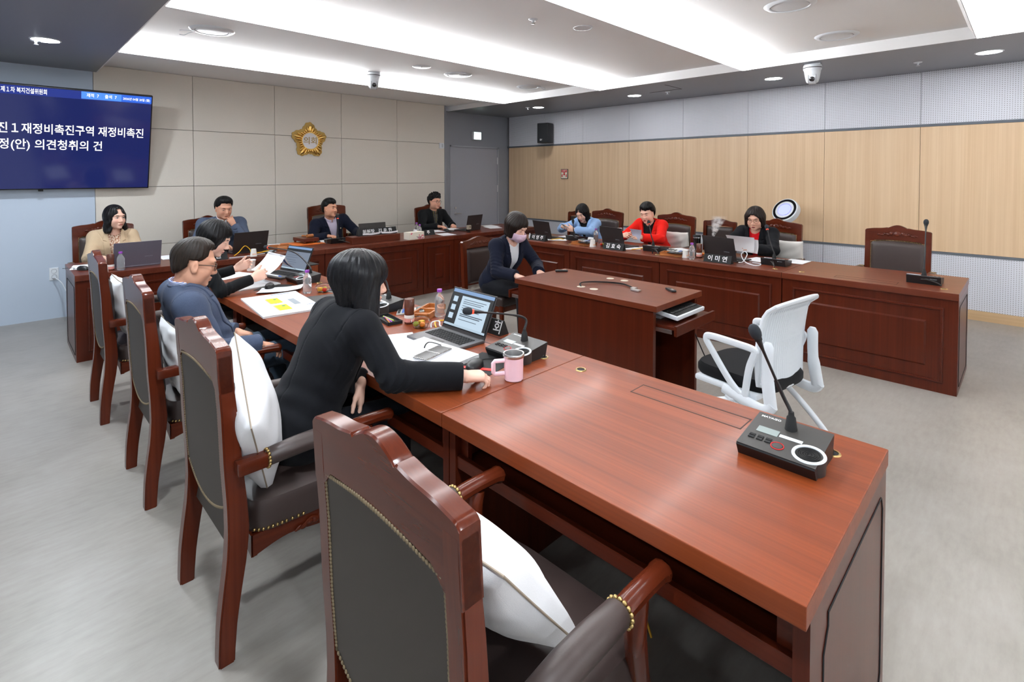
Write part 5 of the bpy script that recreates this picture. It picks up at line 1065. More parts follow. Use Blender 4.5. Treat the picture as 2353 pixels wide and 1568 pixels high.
def hand(v, w, d, n, side, curl=.5, thumb=.6, sc=1., spread=.08):
    # w wrist, d direction of the fingers, n palm normal ; side +1 left hand
    d = nrm(d); n = nrm(np.asarray(n, float) - d * np.dot(n, d)); s_ = np.cross(n, d) * side  # towards the thumb
    s_ = -np.cross(d, n) * side; w = np.asarray(w, float)
    for q, (o, l) in enumerate(((.027, .075), (.009, .080), (-.009, .077), (-.026, .070))):
        v.cone(w + d * .012 + s_ * o * .6 * sc, w + d * l * sc + s_ * o * sc, .015 * sc, .0125 * sc, .014)
    v.ell(w + d * .045 * sc + n * .006 + s_ * .012, (.036 * sc, .030 * sc, .015 * sc), np.stack([d, s_, n], 1), .014)
    for q, (o, l, L) in enumerate(((.027, .075, .068), (.009, .080, .078), (-.009, .077, .072), (-.026, .070, .056))):
        p = w + d * l * sc + s_ * o * sc; cu = curl * (1 + .18 * (q - 1) * .6); ang = cu * .55; sp = (1.5 - q) * spread
        for k, f in enumerate((.46, .31, .23)):
            dr = d * cos(ang) + n * sin(ang) + s_ * sp * cos(ang); p2 = p + nrm(dr) * L * f * sc; r0 = (.0088, .0080, .0072, .0064)[k] * sc * (1. if q < 3 else .88)
            v.cone(p, p2, r0, r0 * .93, .004); p = p2; ang += cu * (.95 if k == 0 else .6)
    p = w + d * .018 * sc + s_ * .026 * sc + n * .008; a = thumb
    for L, r_ in ((.042, .0125), (.032, .0095), (.025, .0085)):
        dr = nrm(d * (.55 + .3 * cos(a)) + s_ * (.42 - .30 * a) + n * (.30 + .35 * a)); p2 = p + dr * L * sc; v.cone(p, p2, r_ * sc, r_ * .9 * sc, .006); p = p2; a -= .28
def head(v, c, R, g):
    L = lambda p: c + R @ np.asarray(p, float)
    E = lambda p, r, k=.02, op='u', yaw=0, pit=0: v.ell(L(p), r, R @ np.array(Matrix.Rotation(yaw, 3, 'Z') @ Matrix.Rotation(pit, 3, 'Y')), k, op)
    m = g.get('male', 0); wd = g.get('wide', 1.)
    E((-.014, 0, .036), (.096, .077 * wd, .088)); E((.018, 0, -.018), (.072, .066 * wd, .082), .025); E((.026, 0, -.072), (.058, .050 * wd + .004 * m, .046), .02)
    E((.066, 0, -.102), (.022, .022 + .005 * m, .018), .018)
    for s_ in (-1, 1):
        E((.052, s_ * .040, -.034), (.030, .026, .028), .02); E((.010, s_ * .058, -.066), (.03, .014, .034), .025)
    E((.080, 0, .026), (.016, .046, .010), .02)
    for s_ in (-1, 1): E((.102, s_ * .033, .003), (.017, .019, .012), .014, 's')
    for s_ in (-1, 1): E((.0735, s_ * .033, .001), (.0145, .0165, .0125), .004)
    v.cone(L((.086, 0, .008)), L((.106, 0, -.034)), .0085, .0125, .012); 
    for s_ in (-1, 1): E((.096, s_ * .0135, -.040), (.011, .0085, .0085), .006)
    E((.090, 0, -.066), (.011, .022, .0065), .006); E((.088, 0, -.077), (.010, .018, .0065), .006)
    v.box(L((.103, 0, -.0712)), (.008, .018, .0012), .001, R, .003, 's')
    for s_ in (-1, 1):
        E((-.006, s_ * .079 * wd, -.010), (.019, .009, .032), .008, 'u', s_ * .35); E((.000, s_ * .087 * wd, -.008), (.010, .005, .019), .004, 's', s_ * .35); E((.0, s_ * .076 * wd, -.034), (.010, .008, .011), .006)
HID = [0]
def person(label, loc, yaw, g):
    r"""g: joint positions in the person's frame (x forward, y left, z up)."""
    root = thing('person', label, 'person', loc, yaw)
    A = lambda p: np.asarray(p, float)
    hip, nk, hc = A(g.get('hip', (0, 0, .54))), A(g['neck']), A(g['head']); m = g.get('male', 0); fat = g.get('fat', 1.)
    R = euler(*[RAD(x) for x in g.get('look', (0, 0, 0))]); hsc = 1.
    sh = {1: A(g['shl']), -1: A(g['shr'])}; el = {1: A(g['ell']), -1: A(g['elr'])}; wr = {1: A(g['wrl']), -1: A(g['wrr'])}
    chest = (sh[1] + sh[-1]) / 2 * .55 + (hip * .32 + nk * .68) * .45; sy = nrm(sh[1] - sh[-1]); up = nrm(nk - hip); fw = nrm(np.cross(sy, up)); Tor = np.stack([fw, sy, up], 1)
    h = g.get('vox', .0045)
    allp = np.stack([hip, nk, hc + [0, 0, .16], hc - .13, hc + .13, *sh.values(), *el.values(), *wr.values()]); lo, hi = allp.min(0) - .2, allp.max(0) + .2; lo[2] = hip[2] - .16
    # ---- clothed torso field (shared by shirt, jacket and body core)
    def torso(v, s_=1., arms=True, ao=0., armcut=.93):
        wst = hip + (nk - hip) * .30; ch = hip + (nk - hip) * .66; bl = g.get('bust', 0)
        v.ell(hip + up * .02, (.125 * fat, .172 * (.94 + .06 * fat), .13), Tor, .03); v.ell(wst + fw * .01 * fat, (.112 * fat, .145 * (.9 + .1 * fat) * (1.05 if m else .95), .15), Tor, .06)
        v.ell(ch + fw * .008, (.112 * (.8 + .2 * fat), .163 if m else .147, .165), Tor, .05)
        if bl:
            for q in (-1, 1): v.ell(ch + fw * .065 + sy * q * .062 - up * .0, (.055, .062, .062), Tor, .045)
        for q in (-1, 1):
            v.cone(nk - up * .035 + sy * q * .03, sh[q], .058, .052 if m else .044, .05)
            v.cone(ch + sy * q * .09 + up * .05, sh[q] - up * .015, .072, .052 if m else .044, .05)
        if arms:
            for q in (-1, 1):
                up_r = (.053 if m else .045) + ao; e_r = (.045 if m else .038) + ao; w_r = (.038 if m else .032) + ao
                v.cone(sh[q], el[q], up_r, e_r, .03); v.cone(el[q], el[q] + (wr[q] - el[q]) * armcut, e_r, w_r, .015, flat=True)
        return v
    vt = torso(Vol(lo, hi, h), ao=.006); P = vt.pts(); Q = P - nk; lf, ll, lu = Q @ fw.astype(np.float32), Q @ sy.astype(np.float32), Q @ up.astype(np.float32)
    # folds in the cloth : low waves, stronger at elbows, armpits and waist
    ph = HID[0] * 1.7; HID[0] += 1
    wv = np.zeros(P.shape[:3], np.float32)
    for q in (-1, 1):
        for c0, rad, am in ((el[q], .10, 1.), (sh[q] - up * .10, .10, .6)):
            d2 = ((P - c0.astype(np.float32)) ** 2).sum(-1); ax = nrm(wr[q] - sh[q]).astype(np.float32)
            pz = ((P - c0.astype(np.float32)) @ ax) * 62 + 5 * np.sin(P[..., 2] * 13 + ph) + 4 * np.sin(P[..., 0] * 17 + P[..., 1] * 9); wv += am * np.exp(-d2 / rad ** 2) * (1 - 2 * np.abs(np.sin(pz)) ** .8)
    wv += .55 * np.exp(-((lu + .36) / .12) ** 2) * np.sin(lu * 75 + 3 * np.sin(ll * 14 + ph) + 2 * lf * 10)
    FT = vt.F - .0042 * g.get('fold', 1.) * wv + .0016 * np.sin(P[..., 0] * 31 + 2 * np.sin(P[..., 2] * 23) + ph) * np.sin(P[..., 1] * 29)
    jk = g.get('jacket'); hem = g.get('hem', -.60)
    vb = Vol(lo, hi, h)
    # ---- body: one continuous mesh - head, neck, core, arms, hands
    torso(vb, arms=False); vb.F += .014
    for q in (-1, 1): vb.cone(sh[q], el[q], .044, .036, .02); vb.cone(el[q], wr[q], .036, .0245, .015)
    vb.cone(nk - up * .04, hc + R @ A((-.02, 0, -.055)), .060 if m else .050, .056 if m else .047, .03); head(vb, hc, R, g)
    for q, nm in ((1, 'handl'), (-1, 'handr')):
        hd = g.get(nm)
        if hd: hand(vb, wr[q], hd[0], hd[1], q, *hd[2:])
    vs, qd = vb.mesh(); Ri = R
    attr = lambda v_: (v_ - hc) @ Ri
    sk = g['skin']; body = mk('body', vs, qd, sk, root, attr)
    # ---- shirt (seen in the jacket opening) and collar
    top = np.maximum(lu - .03 + .10 * np.clip(-lf, -.1, .1), 0)
    neckd = d_cone(P, nk - up * .06 + fw * .012, nk + up * .12 + fw * .045, .062 if m else .056, .064)
    if g.get('shirt'):
        F = np.maximum(FT + (.004 if jk else .0), -neckd + .0); F = np.maximum(F, hem - .02 - lu)
        if jk:
            lim = np.abs(ll) - .135; F = np.maximum(np.maximum(F, lim), -lf - .03); F = np.maximum(F, -(FT + .035))
        vs, qd = vt.mesh(F); mk('shirt' if jk else 'top', vs, qd, g['shirt'], root, lambda v_: np.stack([(v_ - nk) @ fw, (v_ - nk) @ sy, (v_ - nk) @ up], 1))
        if g.get('collar'):
            ring = np.abs(neckd - .006) - .004; F = np.maximum(ring, np.abs(lu - .022 + .40 * np.clip(lf, -.06, .1)) - .028)
            slit = np.maximum(np.abs(ll) - .006, -lf + .02); F = np.maximum(F, -slit)
            vs, qd = vt.mesh(F); mk('shirt_collar', vs, qd, g['collar'], root, lambda v_: np.stack([(v_ - nk) @ fw, (v_ - nk) @ sy, (v_ - nk) @ up], 1))
    if jk:
        ub, wtop = g.get('vb', -.34), g.get('vw', .085)
        Wv = np.clip((lu - ub) / (-.02 - ub), 0, 1.4) * wtop + g.get('gap', .0) * np.clip((ub - lu) / .2 + .3, 0, 1)
        vcut = np.maximum(np.abs(ll) - Wv, -lf - .005); off = g.get('off', .014)
        F = FT - off; F = np.maximum(F, -(neckd - .008)); F = np.maximum(F, -vcut); F = np.maximum(F, hem - lu); F = np.maximum(F, -(FT + .030))
        seam = np.maximum(np.abs(ll) - .0022, -lf); F = np.maximum(F, -np.maximum(seam, -(FT - off + .006)))
        for q in (-1, 1):
            da = nrm(nrm(el[q] - sh[q]) * .45 + sy * q * .9).astype(np.float32); r0 = P - (sh[q] - da * .022).astype(np.float32); F = np.maximum(F, -np.maximum(np.maximum(np.abs(r0 @ da) - .0022, np.linalg.norm(r0, axis=-1) - .12), -(FT - off + .0045)))
        F = np.maximum(F, -np.maximum(np.maximum(np.abs(ll) - .002, lf + .03), -(FT - off + .003)))
        vs, qd = vt.mesh(F); J = mk('jacket', vs, qd, jk, root)
        for q in (-1, 1):
            s_ = ll * q; wl = g.get('lapw', .055) * np.clip((lu - ub) / .12, 0, 1) * np.where(lu > -.085, np.where(lu > -.10 + 0 * lu, 1. - np.clip((lu + .085) / .10, 0, 1) * .45, 1.), 1.)
            notch = np.maximum(np.abs(lu + .088 - .25 * (s_ - Wv)) - .004, Wv + .02 - s_)
            reg = np.maximum(np.maximum(Wv - .002 - s_, s_ - Wv - wl), np.maximum(lu - .035, ub - lu)); reg = np.maximum(reg, -lf - .01); reg = np.maximum(reg, -notch)
            F = np.maximum(np.maximum(FT - off - .0055, -(FT - off + .004)), reg); F = np.maximum(F, -(neckd - .006))
            vs, qd = vt.mesh(F)
            if len(qd): mk('lapel', vs, qd, jk, J)
        ring = np.maximum(np.abs(neckd - .014) - .0055, np.abs(lu + .002 + .38 * lf) - .026); F = np.maximum(ring, lf - .045); vs, qd = vt.mesh(F)
        if len(qd): mk('jacket_collar', vs, qd, jk, J)
        for q, (bu, bl_) in enumerate(g.get('buttons', ())):
            i = np.argmin((lu - bu) ** 2 + (ll - bl_) ** 2 + np.where(lf > 0, (FT - off) ** 2, 9)); p = P.reshape(-1, 3)[i]
            M().ell((0, 0, 0), (.006, .010, .010), 10, 0, Matrix.Translation(V(p.tolist())) @ Matrix(Tor.tolist()).to_4x4()).build('button', 'softblack', J)
    for q, cm in g.get('cuffs', ()):
        dc = nrm(wr[q] - el[q]); M().tube([V(wr[q] - dc * .03), V(wr[q] - dc * .008)], [.036, .036], 20, cap=False).tube([V(wr[q] - dc * .03), V(wr[q] - dc * .008)], [.033, .033], 20, cap=False).build('shirt_cuff', cm, root)
    # ---- trousers and shoes
    vl = Vol(np.minimum(lo, hip - .3) * [1, 1, 0], np.maximum(hi, hip + [.75, .35, .1]), .009)
    kn = {q: A(g.get('kn' + 'lr'[q < 0], hip + [.42, q * .12, -.03])) for q in (1, -1)}; an = {q: A(g.get('an' + 'lr'[q < 0], kn[q] + [.02, 0, -kn[q][2] + .09])) for q in (1, -1)}
    vl.ell(hip + [.02, 0, -.0], (.135, .178, .12), None, .03)
    for q in (-1, 1): vl.cone(hip + [.03, q * .09, -.02], kn[q], .088, .064, .05); vl.cone(kn[q], an[q], .063, .048, .03, flat=True)
    vs, qd = vl.mesh(); mk('trousers', vs, qd, g.get('pants', 'pants_dark'), root)
    for q in (-1, 1): M().ell((0, 0, 0), (.125, .045, .045), 16, 0, Matrix.Translation((an[q][0] + .06, an[q][1], .045))).build('shoe', 'softblack', root)
    # ---- hair
    hl = g['hair'](hc, R); vs, qd = hl; H = mk('hair', vs, qd, g['hairmat'], root, attr, 1)
    T = Matrix.Translation(V(hc.tolist())) @ Matrix(R.tolist()).to_4x4()
    if g.get('glasses'):
        mt, thin = g['glasses']; gm = M()
        for s_ in (-1, 1):
            gm.tube([(.099 - .10 * (abs(y) - .033) * .25, y, z) for y, z in [(s_ * (.034 + .0235 * math.copysign(abs(cos(a)) ** .8, cos(a))), -.003 + .0195 * math.copysign(abs(sin(a)) ** .8, sin(a))) for a in [2 * pi * k / 28 for k in range(28)]]], thin, 6, closed=True, T=T)
            gm.tube([(.096, s_ * .058, .006), (.085, s_ * .070, .008), (.01, s_ * .083, .004), (-.02, s_ * .084, -.012)], thin, 6, T=T)
        gm.tube([(.102, -.011, 0), (.106, 0, .004), (.102, .011, 0)], thin, 6, T=T); G_ = gm.build('glasses', mt, root)
    if g.get('mask'):
        ms = Vol(hc - .16, hc + .16, .004); head(ms, hc, R, g); ms.ell(hc + R @ A((.085, 0, -.05)), (.035, .04, .042), R, .04); Pm = ms.pts(); q_ = (Pm - hc.astype(np.float32)) @ R.astype(np.float32)
        F = np.maximum(ms.F - .006, -(ms.F - .0005)); zt = -.012 - .22 * np.abs(q_[..., 1]); F = np.maximum(F, q_[..., 2] - zt); F = np.maximum(F, -.118 - q_[..., 2]); F = np.maximum(F, .018 - q_[..., 0]); vs, qd = ms.mesh(F)
        k_ = mk('face_mask', vs, qd, g['mask'], root)
        for s_ in (-1, 1): M().tube([T @ V((.025, s_ * .068, -.03)), T @ V((-.005, s_ * .082, .0)), T @ V((-.02, s_ * .082, .015))], .0015, 5).tube([T @ V((.025, s_ * .066, -.085)), T @ V((-.005, s_ * .082, -.04)), T @ V((-.02, s_ * .082, -.02))], .0015, 5).build('ear_loop', g['mask'], k_)
    if g.get('extra'): g['extra'](root, T, P, (lf, ll, lu, FT), Tor, nk)
    return root
# ---- hair styles
def _hv(hc, pad=.20, low=.30): return Vol(np.asarray(hc) - [pad, pad, low], np.asarray(hc) + [pad, pad, .17], .004)
def _strand(v, hc, R, amp, fr=1., seed=0):
    Pm = v.pts(); q = (Pm - np.asarray(hc, np.float32)) @ R.astype(np.float32); az = np.arctan2(q[..., 1], q[..., 0] + .02); z = q[..., 2]
    n = np.sin(az * 23 * fr + 3 * np.sin(z * 20 + seed) + seed) * .5 + np.sin(az * 41 * fr + 5 * np.sin(z * 13 + 1 + seed)) * .35 + np.sin(az * 67 * fr + z * 30 + seed) * .25
    v.F += amp * n.astype(np.float32); return q
def hair_short(vol=.012, part=1, front=.066, fringe=.0, side=.022, seed=0, curly=0, nape=-.075, wide=1., top=.0, thin=.009, tmp=.05):
    def f(hc, R):
        v = _hv(hc, .17, .2); L = lambda p: hc + R @ np.asarray(p, float)
        v.ell(L((-.016, 0, .038)), (.098 + vol, .079 * wide + vol, .090 + vol), R, .01); v.ell(L((.004, part * .01, .086 + top)), (.072 + vol * .4, .062 * wide + vol * .5, .042 + vol), R, .03)
        v.ell(L((-.055, 0, -.03)), (.045, .062 * wide, .05), R, .03)
        q = _strand(v, hc, R, .0018 if not curly else .003, 1., seed); x, y, z = q[..., 0], q[..., 1], q[..., 2]
        if curly: v.F += .006 * (np.sin(x * 130 + seed) * np.sin(y * 120) + np.sin(z * 140 + 2 * np.sin(y * 90)) * .6).astype(np.float32) * (z > 0)
        hl = front - fringe * np.clip(1 - (np.abs(y - part * .02) / .06), 0, 1) - .25 * np.clip(np.abs(y) - .035, 0, 1) + .0025 * np.sin(y * 160 + seed)
        cut = np.minimum(np.where(x > .012, 1, -1) * .02, 0) * 0
        face = np.maximum(side - .012 + tmp * np.clip((z - .004) / .045, 0, 1) - x, z - hl)      # in front of the temples and under the hairline
        low = np.maximum(z - (-.012 + np.clip(-.01 - x, 0, .08) * -.95), -1 + 0 * x) ; v.F += (thin * np.clip(1 - face / .035, 0, 1)).astype(np.float32); F = smax(v.F, -face, .010)
        zb = np.where(x > .004, .004, np.where(x > -.038, .022, nape + 1.2 * np.clip(x + .085, 0, .05))); F = smax(F, zb - z, .012)
        ear = ((x + .004) / .020) ** 2 + ((z + .012) / .034) ** 2 - 1; F = np.maximum(F, -ear * .02)
        F = np.maximum(F, -(v.F + .022)); return v.mesh(F)
    return f
def hair_bob(length=-.13, wx=.112, wy=.100, bang=.045, open_=.052, part=0., curl=.0, seed=0, back=-.03, xo=.022, flare=0., wavy=0., topn=.45, tuck=.02):
    def f(hc, R):
        low = -length + .06; v = _hv(hc, .20, low + .03); L = lambda p: hc + R @ np.asarray(p, float)
        v.ell(L((-.014, 0, .040)), (wx - .002, wy - .012, .102), R, .01)
        for s_ in (-1, 1):
            v.cone(L((-.018, s_ * (wy - .052), .02)), L((-.010 + curl, s_ * (wy - .050 + flare), length + .035)), .052, .038, .03)
            v.cone(L((.02, s_ * (wy - .042), .02)), L((.022 + curl, s_ * (wy - .034 + flare), length + .03)), .036, .026, .03)
        v.cone(L((-.05, 0, .0)), L((-.048 + curl * .5, 0, length + .03 + back)), .066, .05, .04)
        q = _strand(v, hc, R, .0022, 1., seed); x, y, z = q[..., 0], q[..., 1], q[..., 2]
        if wavy: v.F += (wavy * np.sin(z * 62 + 2.5 * np.sin(np.arctan2(y, x) * 4 + seed)) * np.clip(-z / .05, 0, 1)).astype(np.float32)
        yc = y - part; wdt = open_ * (1 - topn * np.clip((z - .0) / .075, 0, 1)) * np.where(z < -.05, 1 + .0 * z, 1.) + .006 * np.sin(z * 80 + seed)
        hl = bang + .016 * np.cos(np.clip(yc / .05, -1, 1) * 1.5) + .004 * np.sin(y * 190 + seed)
        face = np.maximum(np.maximum(xo - x, z - hl), np.abs(y) - wdt)
        F = smax(v.F, -face, .014); F = smax(F, (length + back * np.clip((-.0 - x) / .05, 0, 1) + .006 * np.sin(np.arctan2(y, x) * 30 + seed)) - z, tuck)
        inn = np.sqrt(((x - .016) / .072) ** 2 + (y / .064) ** 2) - 1; F = np.maximum(F, -np.maximum(inn * .06, z + .06)); return v.mesh(F)
    return f
# ---------------------------------------------------------------- the eleven people
SK_F = skin_mat('skin_fair', (232, 190, 168)); SK_FD = skin_mat('skin_fair_lowered', (232, 190, 168), .15, (176, 84, 84)); SK_FR = skin_mat('skin_fair_red_lips', (236, 192, 168), .12, (170, 30, 48))
SK_M = skin_mat('skin_tan', (214, 158, 128), .75, (170, 104, 92)); SK_M2 = skin_mat('skin_tan_lowered', (216, 164, 136), .45, (172, 110, 98)); SK_M3 = skin_mat('skin_warm', (226, 172, 146), .6, (188, 112, 104))
SK_FM = skin_mat('skin_fair_masked', (234, 192, 172), .35); SK_FG = skin_mat('skin_fair_glasses', (226, 178, 154), .4, (170, 84, 78))
HB = hair_mat('hair_black', (7, 6, 7), (20, 18, 19), .38); HBR = hair_mat('hair_dark_brown', (15, 10, 8), (42, 30, 25), .38); HB2 = hair_mat('hair_blue_black', (6, 6, 7), (24, 24, 28), .32); HG = hair_mat('hair_brown_black', (14, 11, 9), (52, 41, 33), .4)
MAT['pants_dark'] = fabric('dark_trousers', srgb(24, 25, 30), 500, .15); MAT['jeans'] = fabric('blue_grey_jeans', srgb(64, 78, 92), 500, .2)
F_NAVY = fabric('navy_wool', srgb(20, 24, 40), 600, .15); F_BLK = fabric('black_wool', srgb(20, 21, 25), 600, .14); F_BLK2 = fabric('black_knit', srgb(19, 20, 22), 600, .15)
F_BEIGE = fabric('beige_wool', srgb(196, 172, 142), 600, .08); F_GREYB = fabric('grey_blue_wool', srgb(78, 88, 108), 600, .12); F_LBLUE = fabric('light_blue_wool', srgb(154, 190, 236), 600, .05); F_RED = fabric('red_wool', srgb(226, 30, 20), 600, .06); F_REDK = fabric('red_knit', srgb(206, 22, 28), 500, .1)
t = NT('blue_melange'); n = t.noise(t.coord('Object', (6, 6, 30)), 60, 4, .7); t.base(t.ramp(n, [(.3, srgb(46, 56, 78)), (.55, srgb(66, 78, 102)), (.75, srgb(108, 120, 142))])); t.set(Roughness=.9); t.bump(n, .2, .001); F_MEL = t.m
F_WHITE = fabric('white_blouse', srgb(236, 238, 242), 500, .03); F_LILAC = fabric('lilac_shirt', srgb(214, 204, 224), 500, .03)
t = NT('leopard_blouse'); n = t.noise(t.coord('Object', (1, 1, .6)), 95, 3, .6); t.base(t.ramp(n, [(.40, srgb(150, 92, 62)), (.47, srgb(190, 140, 108)), (.52, srgb(226, 204, 182)), (.7, srgb(236, 220, 202))])); t.set(Roughness=.7); F_LEO = t.m
def stripes(name, comp, per, duty, c0, c1, comp2=None):
    t = NT(name); a = t.add('ShaderNodeAttribute', attribute_name='hl'); sp = t.add('ShaderNodeSeparateXYZ'); t.l(a.outputs['Vector'], sp.inputs[0])
    f = t.math('LESS_THAN', t.math('FRACT', t.math('MULTIPLY', sp.outputs[comp], 1 / per)), duty); c = t.mix(f, c0, c1)
    if comp2:
        for cc, pp, dd, col in comp2: c = t.mix(t.math('MULTIPLY', t.math('LESS_THAN', t.math('FRACT', t.math('MULTIPLY', sp.outputs[cc], 1 / pp)), dd), .6), c, col)
    t.base(c); t.set(Roughness=.8); return t.m
F_STR = stripes('blue_striped_shirt', 1, .011, .42, srgb(226, 230, 242), srgb(92, 120, 190)); F_STRC = stripes('blue_striped_collar', 2, .0085, .42, srgb(228, 232, 244), srgb(92, 120, 190))
F_PLAID = stripes('plaid_shirt', 1, .045, .45, srgb(44, 48, 66), srgb(104, 96, 58), [(2, .05, .45, srgb(70, 66, 46)), (2, .025, .10, srgb(170, 160, 110)), (1, .0225, .1, srgb(30, 34, 54))])
def pp(label, loc, yaw, g):
    T = Rz(-yaw) @ Matrix.Translation((-loc[0], -loc[1], 0)); R3 = T.to_3x3(); o = dict(g)
    for k in ('hip', 'neck', 'head', 'shl', 'shr', 'ell', 'elr', 'wrl', 'wrr', 'knl', 'knr', 'anl', 'anr'):
        if k in g: o[k] = tuple(T @ V(g[k]))
    mid = (V(o['shl']) + V(o['shr'])) / 2; kf = g.get('shk', .90 if g.get('male') else .84)
    for k in ('shl', 'shr'): o[k] = tuple(mid + (V(o[k]) - mid) * kf)
    for k in ('handl', 'handr'):
        if g.get(k): o[k] = (tuple(R3 @ V(g[k][0])), tuple(R3 @ V(g[k][1]))) + tuple(g[k][2:])
    return person(label, (loc[0], loc[1], 0), yaw, o)
RX, LX = -pi / 2, pi
def p7x(root, T, P, f, Tor, nk):
    pass
PEOPLE = []
PEOPLE.append(lambda: pp('person with black bob and black blazer seen from behind, reaching toward the pink mug', (.86, 2.10), 0, dict(
    hip=(.86, 2.12, .57), neck=(1.055, 2.07, 1.02), head=(1.115, 2.04, 1.150), look=(-14, 8, -6), shk=.92, shl=(1.07, 2.255, .985), shr=(1.05, 1.895, .99), ell=(.99, 2.30, .74), wrl=(1.095, 2.01, .725), elr=(1.105, 1.765, .815), wrr=(1.325, 1.60, .800),
    handl=((-.12, -.12, -1), (-.9, .3, .1), .25, .3), handr=((.86, -.40, -.10), (-.2, .15, -1), .95, .55), skin=SK_F, hair=hair_bob(-.165, .130, .122, .06, .05, 0, .016, 3, .040, .034, .016, tuck=.03), hairmat=HB2, jacket=F_BLK, shirt=F_BLK2, hem=-.66, vw=.07, off=.016, fold=1.25, knl=(1.27, 2.22, .56), knr=(1.25, 1.98, .56), buttons=(), cuffs=((-1, F_WHITE),))))
PEOPLE.append(lambda: pp('person in blue blazer and striped shirt with glasses, leaning back in the front row', (.84, 3.25), 0, dict(
    male=1, hip=(.85, 3.27, .56), neck=(.705, 3.22, 1.005), head=(.765, 3.195, 1.130), look=(-8, 14, 0), shl=(.72, 3.45, .945), shr=(.70, 3.015, .935), ell=(.80, 3.50, .68), wrl=(1.02, 3.36, .665), elr=(.80, 2.975, .69), wrr=(1.02, 2.985, .675), wide=1.06, fat=1.12,
    handl=((.8, -.5, -.25), (0, -.3, -1), .8, .5), handr=((.93, -.12, -.35), (0, .1, -1), .55, .5), skin=SK_M2, hair=hair_short(.009, 1, .084, .0, .012, 2, 0, -.070, 1.04), hairmat=HG, jacket=F_MEL, shirt=F_STR, collar=F_STRC, hem=-.60, vb=-.36, vw=.07, fold=1.3, pants='jeans', knl=(1.27, 3.40, .57), knr=(1.27, 3.10, .57), glasses=('gl_brown', .0022), buttons=((-.37, -.01),))))
PEOPLE.append(lambda: pp('person in a black knit top reading printed pages at the far front row', (.95, 4.32), 0, dict(
    hip=(.94, 4.35, .57), neck=(1.06, 4.285, 1.02), head=(1.145, 4.24, 1.140), look=(-24, 24, 0), shl=(1.09, 4.45, .965), shr=(1.05, 4.10, .965), ell=(1.14, 4.53, .80), wrl=(1.37, 4.50, .855), elr=(1.12, 4.00, .79), wrr=(1.345, 4.04, .845), fat=1.08,
    handl=((.85, -.3, .35), (.2, -.9, .2), .75, .3), handr=((.9, .1, .25), (.1, .9, -.2), .85, .3), skin=SK_FD, hair=hair_bob(-.075, .116, .104, .03, .055, 0, 0, 4, -.01, .028, -.008), hairmat=HB, shirt=F_BLK2, hem=-.6, off=.012, fold=1.0, knl=(1.36, 4.46, .56), knr=(1.36, 4.20, .56))))
PEOPLE.append(lambda: pp('person in navy suit and pink face mask typing at the centre desk', (3.44, 3.66), RX, dict(
    hip=(3.44, 3.66, .56), neck=(3.43, 3.45, 1.00), head=(3.425, 3.37, 1.125), look=(10, 27, 0), shr=(3.245, 3.48, .955), shl=(3.615, 3.47, .955), elr=(3.19, 3.38, .735), wrr=(3.215, 3.165, .725), ell=(3.68, 3.34, .745), wrl=(3.49, 3.14, .722),
    handl=((-.15, -1, -.18), (0, .1, -1), .5, .4), handr=((.12, -1, -.18), (0, .1, -1), .5, .4), skin=SK_FM, hair=hair_bob(-.105, .118, .104, .03, .052, .0, .0, 1, -.01, .026, -.004), hairmat=HBR, jacket=F_NAVY, shirt=F_WHITE, hem=-.62, vb=-.42, vw=.075, gap=.03, lapw=.05, mask=plain('pink_mask', srgb(226, 196, 216), .8), knl=(3.55, 3.20, .57), knr=(3.33, 3.20, .57), bust=1)))
PEOPLE.append(lambda: pp('person with long straight black hair in a light blue jacket, looking down at a phone', (6.32, 4.6), LX, dict(
    hip=(6.30, 4.60, .56), neck=(6.17, 4.61, .935), head=(6.085, 4.63, 1.045), look=(4, 26, 5), shr=(6.18, 4.795, .905), shl=(6.18, 4.425, .90), elr=(5.98, 4.94, .80), wrr=(5.80, 4.77, .86), ell=(5.97, 4.40, .80), wrl=(5.79, 4.56, .83),
    handr=((-.5, -.75, .15), (.1, -.6, -.8), .6, .4), handl=((-.35, .9, .12), (.9, .2, .1), .7, .4), skin=SK_FD, hair=hair_bob(-.215, .114, .098, .078, .050, -.012, .012, 5, .0, .030, .0, topn=.75), hairmat=HB, jacket=F_LBLUE, shirt=F_BLK2, hem=-.55, vb=-.36, vw=.07, gap=.02, bust=1)))
PEOPLE.append(lambda: pp('person with short black hair in a bright red jacket reading a sheet', (6.28, 3.5), LX, dict(
    hip=(6.27, 3.50, .56), neck=(6.125, 3.535, .985), head=(6.045, 3.545, 1.100), look=(4, 12, 3), shr=(6.12, 3.725, .955), shl=(6.12, 3.335, .955), elr=(5.94, 3.82, .79), wrr=(5.74, 3.70, .83), ell=(5.90, 3.27, .80), wrl=(5.71, 3.42, .825),
    handl=((-.55, .8, .12), (.75, .35, -.35), .65, .3), handr=((-.5, -.7, .1), (.6, -.5, -.4), .6, .3), skin=SK_FR, hair=hair_short(.020, 1, .074, .022, -.004, 1, 0, -.07, 1.05, .01), hairmat=HB, jacket=F_RED, shirt=F_BLK2, hem=-.55, vb=-.40, vw=.085, gap=.03, bust=1)))
